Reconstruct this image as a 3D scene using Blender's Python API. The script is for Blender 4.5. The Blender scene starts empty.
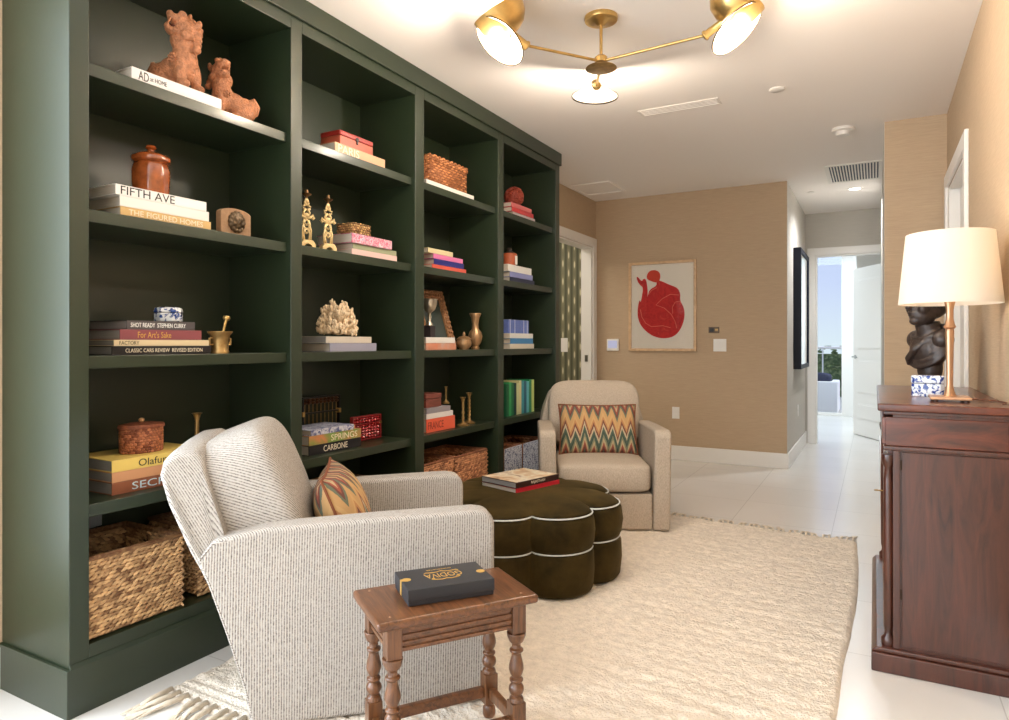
import bpy, bmesh, math, random
from mathutils import Vector, Matrix
random.seed(7)
PI = math.pi
SC = bpy.context.scene
COL = SC.collection
# ---------------------------------------------------------------- camera model (measured from the room's perspective)
FPX, CXP, HYP, CAMH = 672.0, 504.5, 343.0, 1.2
YAW = math.atan2(875 - CXP, FPX)
cY, sY = math.cos(YAW), math.sin(YAW)

def at(u, v, X=None, Y=None, z=None):
    a = (u - CXP) / FPX; b = (HYP - v) / FPX
    r = (a * cY - sY, a * sY + cY, b)
    t = X / r[0] if X is not None else Y / r[1] if Y is not None else (z - CAMH) / r[2]
    return Vector((r[0] * t, r[1] * t, CAMH + r[2] * t))

def yat(u, X):
    return at(u, HYP, X=X).y

def depth(X, Y):
    return -X * sY + Y * cY

def mpp(X, Y):
    return depth(X, Y) / FPX

# ---------------------------------------------------------------- materials
def lin(c):
    return tuple(((v / 255) / 12.92 if v / 255 <= .04045 else ((v / 255 + .055) / 1.055) ** 2.4) for v in c)

MATS = {}
def newmat(name):
    m = bpy.data.materials.new(name); m.use_nodes = True
    nt = m.node_tree
    b = nt.nodes['Principled BSDF']
    return m, nt, b

def N(nt, t, **kw):
    n = nt.nodes.new(t)
    for k, v in kw.items():
        if k in n.inputs: n.inputs[k].default_value = v
        else: setattr(n, k, v)
    return n

def ramp(nt, stops, interp='LINEAR'):
    n = nt.nodes.new('ShaderNodeValToRGB'); cr = n.color_ramp; cr.interpolation = interp
    while len(cr.elements) < len(stops): cr.elements.new(.5)
    for e, (p, c) in zip(cr.elements, stops):
        e.position = p; e.color = (*c, 1)
    return n

def mat(name, rgb, rough=.5, metal=0, var=0, scale=20, bump=0, bscale=None, spec=.5, coat=0, stretch=None, emit=0, sheen=0, trans=0, sss=0):
    if name in MATS: return MATS[name]
    m, nt, b = newmat(name); c = lin(rgb)
    b.inputs['Base Color'].default_value = (*c, 1)
    b.inputs['Roughness'].default_value = rough; b.inputs['Metallic'].default_value = metal
    b.inputs['Specular IOR Level'].default_value = spec
    if coat: b.inputs['Coat Weight'].default_value = coat; b.inputs['Coat Roughness'].default_value = .15
    if sheen: b.inputs['Sheen Weight'].default_value = sheen; b.inputs['Sheen Roughness'].default_value = .4
    if trans: b.inputs['Transmission Weight'].default_value = trans
    if emit:
        b.inputs['Emission Color'].default_value = (*c, 1); b.inputs['Emission Strength'].default_value = emit
    if var or bump:
        tc = N(nt, 'ShaderNodeTexCoord'); mp = N(nt, 'ShaderNodeMapping')
        nt.links.new(tc.outputs['Object'], mp.inputs['Vector'])
        if stretch: mp.inputs['Scale'].default_value = stretch
        if var:
            nz = N(nt, 'ShaderNodeTexNoise', Scale=scale, Detail=6.0, Roughness=.6)
            nt.links.new(mp.outputs[0], nz.inputs['Vector'])
            r = ramp(nt, [(.3, tuple(x * (1 - var) for x in c)), (.7, tuple(min(1, x * (1 + var)) for x in c))])
            nt.links.new(nz.outputs['Fac'], r.inputs[0]); nt.links.new(r.outputs[0], b.inputs['Base Color'])
        if bump:
            n2 = N(nt, 'ShaderNodeTexNoise', Scale=bscale or scale, Detail=4.0)
            nt.links.new(mp.outputs[0], n2.inputs['Vector'])
            bp = N(nt, 'ShaderNodeBump', Strength=bump, Distance=.01)
            nt.links.new(n2.outputs['Fac'], bp.inputs['Height']); nt.links.new(bp.outputs[0], b.inputs['Normal'])
    MATS[name] = m
    return m

def wood(name, dark, light, rough=.3, scale=6, stretch=(1, 1, .12), coat=.3):
    if name in MATS: return MATS[name]
    m, nt, b = newmat(name)
    tc = N(nt, 'ShaderNodeTexCoord'); mp = N(nt, 'ShaderNodeMapping'); mp.inputs['Scale'].default_value = stretch
    nt.links.new(tc.outputs['Object'], mp.inputs['Vector'])
    nz = N(nt, 'ShaderNodeTexNoise', Scale=scale * 4, Detail=8.0, Roughness=.65, Distortion=1.2)
    nt.links.new(mp.outputs[0], nz.inputs['Vector'])
    r = ramp(nt, [(.28, lin(dark)), (.72, lin(light))])
    nt.links.new(nz.outputs['Fac'], r.inputs[0]); nt.links.new(r.outputs[0], b.inputs['Base Color'])
    bp = N(nt, 'ShaderNodeBump', Strength=.12, Distance=.004)
    nt.links.new(nz.outputs['Fac'], bp.inputs['Height']); nt.links.new(bp.outputs[0], b.inputs['Normal'])
    b.inputs['Roughness'].default_value = rough; b.inputs['Coat Weight'].default_value = coat; b.inputs['Coat Roughness'].default_value = .3
    MATS[name] = m
    return m

def wall_cloth(name, rgb, k=.1):
    m, nt, b = newmat(name); c = lin(rgb)
    tc = N(nt, 'ShaderNodeTexCoord'); mp = N(nt, 'ShaderNodeMapping'); mp.inputs['Scale'].default_value = (1, 1, 30)
    nt.links.new(tc.outputs['Object'], mp.inputs['Vector'])
    nz = N(nt, 'ShaderNodeTexNoise', Scale=9.0, Detail=6.0, Roughness=.7); nt.links.new(mp.outputs[0], nz.inputs['Vector'])
    r = ramp(nt, [(.3, tuple(x * (1 - k) for x in c)), (.7, tuple(x * (1 + k) for x in c))])
    nt.links.new(nz.outputs['Fac'], r.inputs[0]); nt.links.new(r.outputs[0], b.inputs['Base Color'])
    bp = N(nt, 'ShaderNodeBump', Strength=.15, Distance=.003)
    nt.links.new(nz.outputs['Fac'], bp.inputs['Height']); nt.links.new(bp.outputs[0], b.inputs['Normal'])
    b.inputs['Roughness'].default_value = .75; b.inputs['Specular IOR Level'].default_value = .25
    MATS[name] = m
    return m

def tile_mat():
    m, nt, b = newmat('floor_tile')
    tc = N(nt, 'ShaderNodeTexCoord'); mp = N(nt, 'ShaderNodeMapping'); mp.inputs['Location'].default_value = (.24, .12, 0)
    nt.links.new(tc.outputs['Object'], mp.inputs['Vector'])
    br = N(nt, 'ShaderNodeTexBrick', offset=0.0, squash=1.0); br.inputs['Scale'].default_value = 1
    br.inputs['Brick Width'].default_value = .61; br.inputs['Row Height'].default_value = .61
    br.inputs['Mortar Size'].default_value = .0022; br.inputs['Mortar Smooth'].default_value = .1
    br.inputs['Color1'].default_value = (*lin((222, 218, 213)), 1); br.inputs['Color2'].default_value = (*lin((218, 214, 209)), 1)
    br.inputs['Mortar'].default_value = (*lin((192, 187, 181)), 1)
    nt.links.new(mp.outputs[0], br.inputs['Vector'])
    nz = N(nt, 'ShaderNodeTexNoise', Scale=2.0, Detail=5.0); nt.links.new(tc.outputs['Object'], nz.inputs['Vector'])
    mx = N(nt, 'ShaderNodeMix', data_type='RGBA', blend_type='MULTIPLY'); mx.inputs[0].default_value = .25
    rr = ramp(nt, [(.3, (.85, .83, .8)), (.7, (1, 1, 1))]); nt.links.new(nz.outputs['Fac'], rr.inputs[0])
    nt.links.new(br.outputs['Color'], mx.inputs[6]); nt.links.new(rr.outputs[0], mx.inputs[7]); nt.links.new(mx.outputs[2], b.inputs['Base Color'])
    b.inputs['Roughness'].default_value = .22; b.inputs['Specular IOR Level'].default_value = .45
    MATS['tile'] = m
    return m

def stripe_cloth():
    """ribbed cream upholstery with broken charcoal warp threads; runs along the local z of each part"""
    m, nt, b = newmat('ribbed_cloth')
    tc = N(nt, 'ShaderNodeTexCoord')
    geo = N(nt, 'ShaderNodeAttribute', attribute_name='stripe')
    wv = N(nt, 'ShaderNodeMath', operation='SINE'); ml = N(nt, 'ShaderNodeMath', operation='MULTIPLY'); ml.inputs[1].default_value = 2 * PI / .0078
    nt.links.new(geo.outputs['Fac'], ml.inputs[0]); nt.links.new(ml.outputs[0], wv.inputs[0])
    nz = N(nt, 'ShaderNodeTexNoise', Scale=160.0, Detail=3.0); nt.links.new(tc.outputs['Object'], nz.inputs['Vector'])
    ad = N(nt, 'ShaderNodeMath', operation='MULTIPLY_ADD'); ad.inputs[1].default_value = .36
    nt.links.new(nz.outputs['Fac'], ad.inputs[2]); nt.links.new(wv.outputs[0], ad.inputs[0])
    r = ramp(nt, [(.0, lin((96, 90, 86))), (.14, lin((126, 119, 114))), (.42, lin((174, 167, 159))), (1, lin((184, 178, 170)))])
    nt.links.new(ad.outputs[0], r.inputs[0]); nt.links.new(r.outputs[0], b.inputs['Base Color'])
    bp = N(nt, 'ShaderNodeBump', Strength=.35, Distance=.003); nt.links.new(ad.outputs[0], bp.inputs['Height']); nt.links.new(bp.outputs[0], b.inputs['Normal'])
    b.inputs['Roughness'].default_value = .9; b.inputs['Specular IOR Level'].default_value = .1
    MATS['ribbed'] = m
    return m

def flame_mat():
    m, nt, b = newmat('flame_stitch')
    tc = N(nt, 'ShaderNodeTexCoord'); sp = N(nt, 'ShaderNodeSeparateXYZ'); nt.links.new(tc.outputs['Object'], sp.inputs[0])
    def M(op, a, b_=None, c=None):
        n = N(nt, 'ShaderNodeMath', operation=op)
        for i, v in enumerate((a, b_, c)):
            if v is None: continue
            if isinstance(v, (int, float)): n.inputs[i].default_value = v
            else: nt.links.new(v, n.inputs[i])
        return n.outputs[0]
    tri = M('PINGPONG', sp.outputs['X'], .032)             # narrow zigzag
    tri2 = M('PINGPONG', M('ADD', sp.outputs['X'], .02), .075)
    nz = N(nt, 'ShaderNodeTexNoise', Scale=60.0, Detail=2.0); nt.links.new(tc.outputs['Object'], nz.inputs['Vector'])
    h = M('ADD', M('MULTIPLY', tri, 3.0), M('MULTIPLY', tri2, .55))
    h = M('ADD', h, M('MULTIPLY', sp.outputs['Y'], -1.0))
    h = M('ADD', h, M('MULTIPLY', nz.outputs['Fac'], .014))
    f = M('FRACT', M('MULTIPLY', h, 3.0))
    cs = [(188, 150, 100), (196, 158, 106), (178, 128, 84), (112, 68, 54), (186, 170, 140), (76, 92, 78), (62, 80, 68), (124, 126, 100), (182, 160, 122), (150, 80, 62), (104, 62, 54), (98, 106, 88), (186, 148, 100)]
    r = ramp(nt, [(i / len(cs), lin(c)) for i, c in enumerate(cs)], 'CONSTANT'); nt.links.new(f, r.inputs[0])
    nt.links.new(r.outputs[0], b.inputs['Base Color'])
    bp = N(nt, 'ShaderNodeBump', Strength=.3, Distance=.002); n2 = N(nt, 'ShaderNodeTexNoise', Scale=300.0)
    nt.links.new(tc.outputs['Object'], n2.inputs['Vector']); nt.links.new(n2.outputs['Fac'], bp.inputs['Height']); nt.links.new(bp.outputs[0], b.inputs['Normal'])
    b.inputs['Roughness'].default_value = .85
    return m

def ikat_wallpaper():
    m, nt, b = newmat('olive_wallpaper')
    tc = N(nt, 'ShaderNodeTexCoord'); sp = N(nt, 'ShaderNodeSeparateXYZ'); nt.links.new(tc.outputs['Object'], sp.inputs[0])
    def M(op, a, b_=None):
        n = N(nt, 'ShaderNodeMath', operation=op)
        for i, v in enumerate((a, b_)):
            if v is None: continue
            if isinstance(v, (int, float)): n.inputs[i].default_value = v
            else: nt.links.new(v, n.inputs[i])
        return n.outputs[0]
    sx = M('SINE', M('MULTIPLY', sp.outputs['X'], 2 * PI / .07))
    col = M('FLOOR', M('MULTIPLY', sp.outputs['X'], 14.2857))
    zz = M('ADD', sp.outputs['Z'], M('MULTIPLY', col, .11))
    sz = M('SINE', M('MULTIPLY', zz, 2 * PI / .2))
    v = M('ADD', M('MULTIPLY', sx, .9), M('MULTIPLY', M('MULTIPLY', sz, M('MAXIMUM', sx, 0.0)), .55))
    v = M('ADD', M('MULTIPLY', v, .4), .45)
    r = ramp(nt, [(.0, lin((64, 66, 48))), (.5, lin((112, 110, 84))), (.84, lin((136, 130, 102))), (.97, lin((214, 206, 172)))])
    nt.links.new(v, r.inputs[0]); nt.links.new(r.outputs[0], b.inputs['Base Color']); b.inputs['Roughness'].default_value = .7
    return m

def pattern_mat(name, bg, fg, scale, thr=.5, rough=.3, voronoi=False, spec=.5):
    """two-colour blotchy print (porcelain painting, speckled fabric)"""
    if name in MATS: return MATS[name]
    m, nt, b = newmat(name); tc = N(nt, 'ShaderNodeTexCoord')
    if voronoi:
        t = N(nt, 'ShaderNodeTexVoronoi', Scale=scale); o = t.outputs['Distance']
    else:
        t = N(nt, 'ShaderNodeTexNoise', Scale=scale, Detail=3.0, Distortion=.6); o = t.outputs['Fac']
    nt.links.new(tc.outputs['Object'], t.inputs['Vector'])
    r = ramp(nt, [(thr - .04, lin(fg)), (thr + .04, lin(bg))]); nt.links.new(o, r.inputs[0]); nt.links.new(r.outputs[0], b.inputs['Base Color'])
    b.inputs['Roughness'].default_value = rough; b.inputs['Specular IOR Level'].default_value = spec
    MATS[name] = m
    return m

def multi_mat(name, cols, scale, rough=.5, seed=0, stretch=(1, 1, 1)):
    if name in MATS: return MATS[name]
    m, nt, b = newmat(name); tc = N(nt, 'ShaderNodeTexCoord'); mp = N(nt, 'ShaderNodeMapping'); mp.inputs['Location'].default_value = (seed, seed * 2, 0)
    mp.inputs['Scale'].default_value = stretch
    nt.links.new(tc.outputs['Object'], mp.inputs[0])
    t = N(nt, 'ShaderNodeTexNoise', Scale=scale, Detail=2.0, Distortion=1.0); nt.links.new(mp.outputs[0], t.inputs['Vector'])
    r = ramp(nt, [(.25 + .5 * i / max(1, len(cols) - 1), lin(c)) for i, c in enumerate(cols)], 'LINEAR'); nt.links.new(t.outputs['Fac'], r.inputs[0])
    nt.links.new(r.outputs[0], b.inputs['Base Color']); b.inputs['Roughness'].default_value = rough
    MATS[name] = m
    return m

def wicker_mat(name, dark, light):
    if name in MATS: return MATS[name]
    m, nt, b = newmat(name); tc = N(nt, 'ShaderNodeTexCoord'); oi = N(nt, 'ShaderNodeAttribute', attribute_name='strand')
    t = N(nt, 'ShaderNodeTexNoise', Scale=70.0, Detail=4.0); nt.links.new(tc.outputs['Object'], t.inputs['Vector'])
    a = N(nt, 'ShaderNodeMath', operation='ADD'); mu = N(nt, 'ShaderNodeMath', operation='MULTIPLY'); mu.inputs[1].default_value = .5
    nt.links.new(t.outputs['Fac'], a.inputs[0]); nt.links.new(oi.outputs['Fac'], a.inputs[1]); nt.links.new(a.outputs[0], mu.inputs[0])
    r = ramp(nt, [(.2, lin(dark)), (.75, lin(light))]); nt.links.new(mu.outputs[0], r.inputs[0]); nt.links.new(r.outputs[0], b.inputs['Base Color'])
    b.inputs['Roughness'].default_value = .65
    MATS[name] = m
    return m

# ---------------------------------------------------------------- mesh builder
class MB:
    def __init__(s): s.bm = bmesh.new(); s.strand = s.bm.verts.layers.float.new('strand')
    def _v(s, p): return s.bm.verts.new(p)
    def box(s, x0, x1, y0, y1, z0, z1, M=None):
        ps = [Vector((x, y, z)) for z in (z0, z1) for y in (y0, y1) for x in (x0, x1)]
        if M: ps = [M @ p for p in ps]
        v = [s._v(p) for p in ps]
        for f in ((0, 2, 3, 1), (4, 5, 7, 6), (0, 1, 5, 4), (2, 6, 7, 3), (0, 4, 6, 2), (1, 3, 7, 5)):
            s.bm.faces.new([v[i] for i in f])
        return s
    def prism(s, poly, axis, a, b, fn=None):
        """poly (p,q) extruded along axis ('x','y','z') from a to b; fn maps points"""
        def mk(p, q, w):
            r = Vector((w, p, q)) if axis == 'x' else Vector((p, w, q)) if axis == 'y' else Vector((p, q, w))
            return fn(r) if fn else r
        A = [s._v(mk(p, q, a)) for p, q in poly]; B = [s._v(mk(p, q, b)) for p, q in poly]
        n = len(poly)
        s.bm.faces.new(A[::-1]); s.bm.faces.new(B)
        for i in range(n): s.bm.faces.new((A[i], A[(i + 1) % n], B[(i + 1) % n], B[i]))
        return s
    def lathe(s, prof, n=24, c=(0, 0, 0), M=None, sq=(1, 1), start=0, rfn=None, cap=True):
        rings = []
        for r, z in prof:
            ring = []
            for i in range(n):
                a = start + 2 * PI * i / n; rr = r * (rfn(a) if rfn else 1)
                p = Vector((c[0] + rr * math.cos(a) * sq[0], c[1] + rr * math.sin(a) * sq[1], c[2] + z))
                ring.append(s._v(M @ p if M else p))
            rings.append(ring)
        for A, B in zip(rings, rings[1:]):
            for i in range(n): s.bm.faces.new((A[i], A[(i + 1) % n], B[(i + 1) % n], B[i]))
        if cap and prof[0][0] > 1e-6: s.bm.faces.new(rings[0][::-1])
        if cap and prof[-1][0] > 1e-6: s.bm.faces.new(rings[-1])
        return s
    def sph(s, c, r, u=10, v=7, R=None, strand=None):
        r = (r, r, r) if isinstance(r, (int, float)) else r
        M = Matrix.Translation(c) @ (R.to_4x4() if R else Matrix()) @ Matrix.Diagonal((*r, 1))
        nv = s.bm.verts.new; nf = s.bm.faces.new; L = s.strand
        top = nv(M @ Vector((0, 0, 1))); bot = nv(M @ Vector((0, 0, -1))); rings = []
        for j in range(1, v):
            ph = PI * j / v; z, q = math.cos(ph), math.sin(ph)
            rings.append([nv(M @ Vector((q * math.cos(2 * PI * i / u), q * math.sin(2 * PI * i / u), z))) for i in range(u)])
        for i in range(u):
            k = (i + 1) % u
            nf((top, rings[0][i], rings[0][k])); nf((bot, rings[-1][k], rings[-1][i]))
            for A, B in zip(rings, rings[1:]): nf((A[i], B[i], B[k], A[k]))
        if strand is not None:
            top[L] = strand; bot[L] = strand
            for A in rings:
                for w in A: w[L] = strand
        return s
    def tube(s, pts, r, n=8, closed=False):
        pts = [Vector(p) for p in pts]; L = len(pts); rings = []
        rs = r if isinstance(r, (list, tuple)) else [r] * L
        up = None
        for i, p in enumerate(pts):
            if closed: d = pts[(i + 1) % L] - pts[i - 1]
            else: d = pts[min(i + 1, L - 1)] - pts[max(i - 1, 0)]
            d.normalize()
            if up is None:
                up = Vector((0, 0, 1)) if abs(d.z) < .9 else Vector((1, 0, 0))
            e1 = d.cross(up)
            if e1.length < 1e-4: e1 = d.cross(Vector((0, 1, .3)))
            e1.normalize(); e2 = e1.cross(d); up = e2
            rings.append([s._v(p + rs[i] * (math.cos(2 * PI * k / n) * e1 + math.sin(2 * PI * k / n) * e2)) for k in range(n)])
        for i in range(L if closed else L - 1):
            A, B = rings[i], rings[(i + 1) % L]
            for k in range(n): s.bm.faces.new((A[k], A[(k + 1) % n], B[(k + 1) % n], B[k]))
        if not closed: s.bm.faces.new(rings[0][::-1]); s.bm.faces.new(rings[-1])
        return s
    def sup(s, c, h, e=(.35, .35), n=(28, 16), fn=None):
        """superellipsoid cushion"""
        def pw(x, k): return math.copysign(abs(x) ** k, x)
        rings = []
        for j in range(n[1] + 1):
            ph = -PI / 2 + PI * j / n[1]; ring = []
            for i in range(n[0]):
                a = 2 * PI * i / n[0]
                p = Vector((h[0] * pw(math.cos(ph), e[1]) * pw(math.cos(a), e[0]), h[1] * pw(math.cos(ph), e[1]) * pw(math.sin(a), e[0]), h[2] * pw(math.sin(ph), e[1])))
                if fn: p = fn(p)
                ring.append(s._v(p + Vector(c)))
            rings.append(ring)
        for A, B in zip(rings, rings[1:]):
            for i in range(n[0]): s.bm.faces.new((A[i], A[(i + 1) % n[0]], B[(i + 1) % n[0]], B[i]))
        bmesh.ops.remove_doubles(s.bm, verts=rings[0] + rings[-1], dist=1e-6)
        return s
    def out(s, name, m, parent=None, smooth=False, bevel=0, seg=2, remesh=0, angle=40, stripe=None, sm=0):
        bmesh.ops.recalc_face_normals(s.bm, faces=s.bm.faces)
        if bevel:
            lim = math.radians(angle)
            es = [e for e in s.bm.edges if len(e.link_faces) == 2 and e.calc_face_angle(0) > lim]
            if es: bmesh.ops.bevel(s.bm, geom=es, offset=bevel, offset_type='OFFSET', segments=seg, profile=.5, affect='EDGES', clamp_overlap=True)
        me = bpy.data.meshes.new(name); s.bm.to_mesh(me); s.bm.free()
        if remesh:
            o = bpy.data.objects.new(name, me); TS.collection.objects.link(o)
            r = o.modifiers.new('r', 'REMESH'); r.mode = 'VOXEL'; r.voxel_size = remesh; r.use_smooth_shade = True
            if sm: q = o.modifiers.new('s', 'SMOOTH'); q.iterations = sm; q.factor = .5
            nm = baked(o); bpy.data.objects.remove(o); bpy.data.meshes.remove(me); nm.name = name; me = nm
        o = bpy.data.objects.new(name, me); COL.objects.link(o)
        if parent is not None: o.parent = parent
        me.materials.clear(); me.materials.append(m)
        if smooth or bevel or remesh:
            me.shade_smooth()
            if bevel and smooth != 'all' and not remesh:       # face-area weighted normals keep the flats flat
                vn = [Vector() for _ in me.vertices]
                for p in me.polygons:
                    w = p.normal * p.area
                    for i in p.vertices: vn[i] += w
                me.normals_split_custom_set_from_vertices([tuple(v.normalized()) if v.length > 1e-12 else (0, 0, 1) for v in vn])
            elif not (remesh or smooth == 'all'): me.set_sharp_from_angle(angle=math.radians(50))
        if stripe:
            a = me.attributes.new('stripe', 'FLOAT', 'POINT')
            for i, v in enumerate(me.vertices): a.data[i].value = stripe(v.co)
        return o

TS = bpy.data.scenes.new('workbench')
def baked(o):
    """mesh of an object that sits alone in the scratch scene"""
    with bpy.context.temp_override(scene=TS, view_layer=TS.view_layers[0]):
        dg = bpy.context.evaluated_depsgraph_get(); dg.update()
        return bpy.data.meshes.new_from_object(o.evaluated_get(dg))

def empty(name, loc=(0, 0, 0), rz=0, label=None, cat=None, group=None):
    o = bpy.data.objects.new(name, None); COL.objects.link(o); o.location = loc; o.rotation_euler = (0, 0, rz); o.empty_display_size = .05
    if label: tag(o, label, cat, group)
    return o
def tag(o, label, cat, group=None):
    o['label'] = label; o['category'] = cat
    if group: o['group'] = group
    return o
def struct(o): o['kind'] = 'structure'; return o
def copy_tree(o, parent=None):
    c = o.copy(); COL.objects.link(c)
    if parent: c.parent = parent
    for ch in list(o.children): copy_tree(ch, c)
    return c

def text(parent, s, m, x0, x1, zc, hmax, y=-.0006, name='title', rot=None, stretch=True, shear=0, loc=None):
    """lettering between local x0..x1, centred on zc, facing local -y"""
    cu = bpy.data.curves.new('f', 'FONT'); cu.body = s; cu.extrude = .00025; cu.align_x = 'LEFT'; cu.shear = shear; cu.resolution_u = 3
    tmp = bpy.data.objects.new('f', cu); TS.collection.objects.link(tmp)
    me = baked(tmp); bpy.data.objects.remove(tmp); bpy.data.curves.remove(cu)
    xs = [v.co.x for v in me.vertices]; ys = [v.co.y for v in me.vertices]
    w, h = max(xs) - min(xs), max(ys) - min(ys)
    sx = (x1 - x0) / w; sy = min(hmax / h, sx * 2.6); sx = min(sx, sy * 2.0)
    for v in me.vertices:
        v.co = Vector(((v.co.x - min(xs)) * sx + x0, (v.co.y - min(ys) - h / 2) * sy, v.co.z))
    M = rot or Matrix.Rotation(PI / 2, 4, 'X')
    me.transform(M)
    off = loc if loc is not None else (0, y, zc)
    me.transform(Matrix.Translation(off))
    me.materials.clear(); me.materials.append(m)
    o = bpy.data.objects.new(name, me); COL.objects.link(o); o.parent = parent
    return o

# ---------------------------------------------------------------- shared materials
GREEN = mat('green_paint', (33, 44, 25), .45, var=.06, scale=3, bump=.02, bscale=60, spec=.5, coat=.35)
GREEN.node_tree.nodes['Principled BSDF'].inputs['Coat Roughness'].default_value = .2
GREEN_IN = GREEN
WHITE = mat('white_paint', (236, 232, 226), .4)
CEIL = mat('ceiling_paint', (244, 237, 230), .8, spec=.2)
TAN = wall_cloth('tan_grasscloth', (186, 162, 134))
GREIGE = wall_cloth('greige_grasscloth', (196, 190, 180), .06)
TILE = tile_mat()
RIB = stripe_cloth()
TAUPE = mat('taupe_cloth', (186, 172, 155), .9, var=.22, scale=260, bump=.35, bscale=300, spec=.1, stretch=(1, 1, .35))
FLAME = flame_mat()
VELVET = mat('olive_velvet', (52, 41, 18), .75, var=.65, scale=6, sheen=.28, spec=.08, bump=.08, bscale=9)
VELVET.node_tree.nodes['Principled BSDF'].inputs['Sheen Tint'].default_value = (.42, .31, .12, 1)
PIPING = mat('silver_piping', (205, 208, 206), .5)
OAK = wood('oak_stain', (52, 29, 15), (130, 82, 48), .32, 5, (3, .25, 3))
OAKV = wood('oak_stain_upright', (56, 32, 17), (128, 82, 48), .32, 5, (3, 3, .25))
MAHOG = wood('mahogany', (40, 17, 11), (92, 46, 29), .28, 3, (2, 2, .22), .5)
MAHOGX = wood('mahogany_flame', (46, 18, 10), (112, 52, 30), .25, 2.4, (.5, 2, 2), .5)
BRASS = mat('brass', (206, 170, 106), .3, .9, var=.08, scale=30)
OLDBRASS = mat('old_brass', (168, 136, 86), .38, .75, var=.25, scale=40)
GOLD = mat('pale_gold', (214, 188, 136), .45, .3, var=.2, scale=60, bump=.3, bscale=80)
LAMPBRASS = mat('rose_brass', (208, 162, 126), .32, .7)
TERRA = mat('terracotta', (184, 122, 84), .42, var=.3, scale=45, bump=.8, bscale=110)
PAGES = mat('page_block', (206, 196, 182), .8, var=.12, scale=300, stretch=(.02, .02, 1))
PAGESG = mat('page_block_grey', (150, 146, 142), .7, var=.12, scale=300, stretch=(.02, .02, 1))
BLACK = mat('black_satin', (22, 22, 23), .4)
INK = mat('black_ink', (28, 24, 22), .6)
CREAMINK = mat('cream_ink', (235, 222, 196), .6)
WHITEINK = mat('white_ink', (240, 238, 232), .6)
GOLDINK = mat('gold_ink', (214, 170, 88), .4, .5)
WICK = wicker_mat('hyacinth_weave', (104, 66, 36), (222, 178, 126))
WICK2 = wicker_mat('reddish_weave', (122, 70, 42), (222, 158, 112))
PORC = pattern_mat('blue_white_porcelain', (226, 230, 234), (46, 74, 140), 55, .46, .12)
def thin_glass():
    m = bpy.data.materials.new('thin_glass'); m.use_nodes = True; nt = m.node_tree
    for nd in list(nt.nodes): nt.nodes.remove(nd)
    o = N(nt, 'ShaderNodeOutputMaterial'); a = N(nt, 'ShaderNodeBsdfTransparent'); g = N(nt, 'ShaderNodeBsdfGlossy', Roughness=.03); f = N(nt, 'ShaderNodeFresnel', IOR=1.3); x = N(nt, 'ShaderNodeMixShader')
    nt.links.new(f.outputs[0], x.inputs[0]); nt.links.new(a.outputs[0], x.inputs[1]); nt.links.new(g.outputs[0], x.inputs[2]); nt.links.new(x.outputs[0], o.inputs[0])
    return m
GLASSM = thin_glass()

# ---------------------------------------------------------------- room dimensions
H = 2.745; XL, XR = -2.672, .425; YB, YW, YS, YE = -2.6, 6.91, 5.4, 8.82; XH0, XH1 = -.735, .058
def slab(name, x0, x1, y0, y1, z0, z1, m, parent=None):
    o = MB().box(x0, x1, y0, y1, z0, z1).out(name, m, parent)
    if parent is None: struct(o)
    return o
slab('floor', -5, 2.6, YB - .3, 12.6, -.1, 0, TILE)
slab('ceiling', -5, 2.6, YB - .3, 12.6, H, H + .1, CEIL)
# left wall with a doorway between the bookcase and the far corner
DY0, DY1, DZ = 5.55, 6.80, 2.235
LWA, LWB, LWZ0, LWZ1 = -1.7, .93, .3, 2.55
o = MB().box(XL - .12, XL, YB - .2, LWA, 0, H).box(XL - .12, XL, LWA, LWB, 0, LWZ0).box(XL - .12, XL, LWA, LWB, LWZ1, H).box(XL - .12, XL, LWB, DY0, 0, H).box(XL - .12, XL, DY1, YW, 0, H).box(XL - .12, XL, DY0, DY1, DZ, H).out('wall_left', TAN); struct(o)
# right wall with a doorway just past the cabinet
RY0, RY1, RZ = 4.285, 5.29, 2.225
o = MB().box(XR, XR + .12, YB - .2, RY0, 0, H).box(XR, XR + .12, RY1, YS, 0, H).box(XR, XR + .12, RY0, RY1, RZ, H).out('wall_right', TAN); struct(o)
slab('wall_back', XL - .12, XH0, YW, YW + .12, 0, H, TAN)
slab('wall_stub', XH1, XR + .12, YS, YS + .12, 0, H, TAN)
slab('wall_hall_left', XH0 - .12, XH0, YW + .12, YE, 0, H, GREIGE)
slab('wall_corner_return', XH0, XH0 + .003, YW - .0005, YW + .125, 0, H, GREIGE)
slab('wall_hall_right', XH1, XH1 + .12, YS + .12, YE, 0, H, GREIGE)
slab('wall_stub_return', XH1 - .003, XH1, YS + .0, YS + .125, 0, H, GREIGE)
# hall end wall with a door opening
EX0, EX1, EZ = -.625, .20, 2.245
o = MB().box(-5, EX0, YE, YE + .12, 0, H).box(EX0, EX1, YE, YE + .12, EZ, H).box(EX1, 2.6, YE, YE + .12, 0, H).out('wall_hall_end', GREIGE); struct(o)
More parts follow.
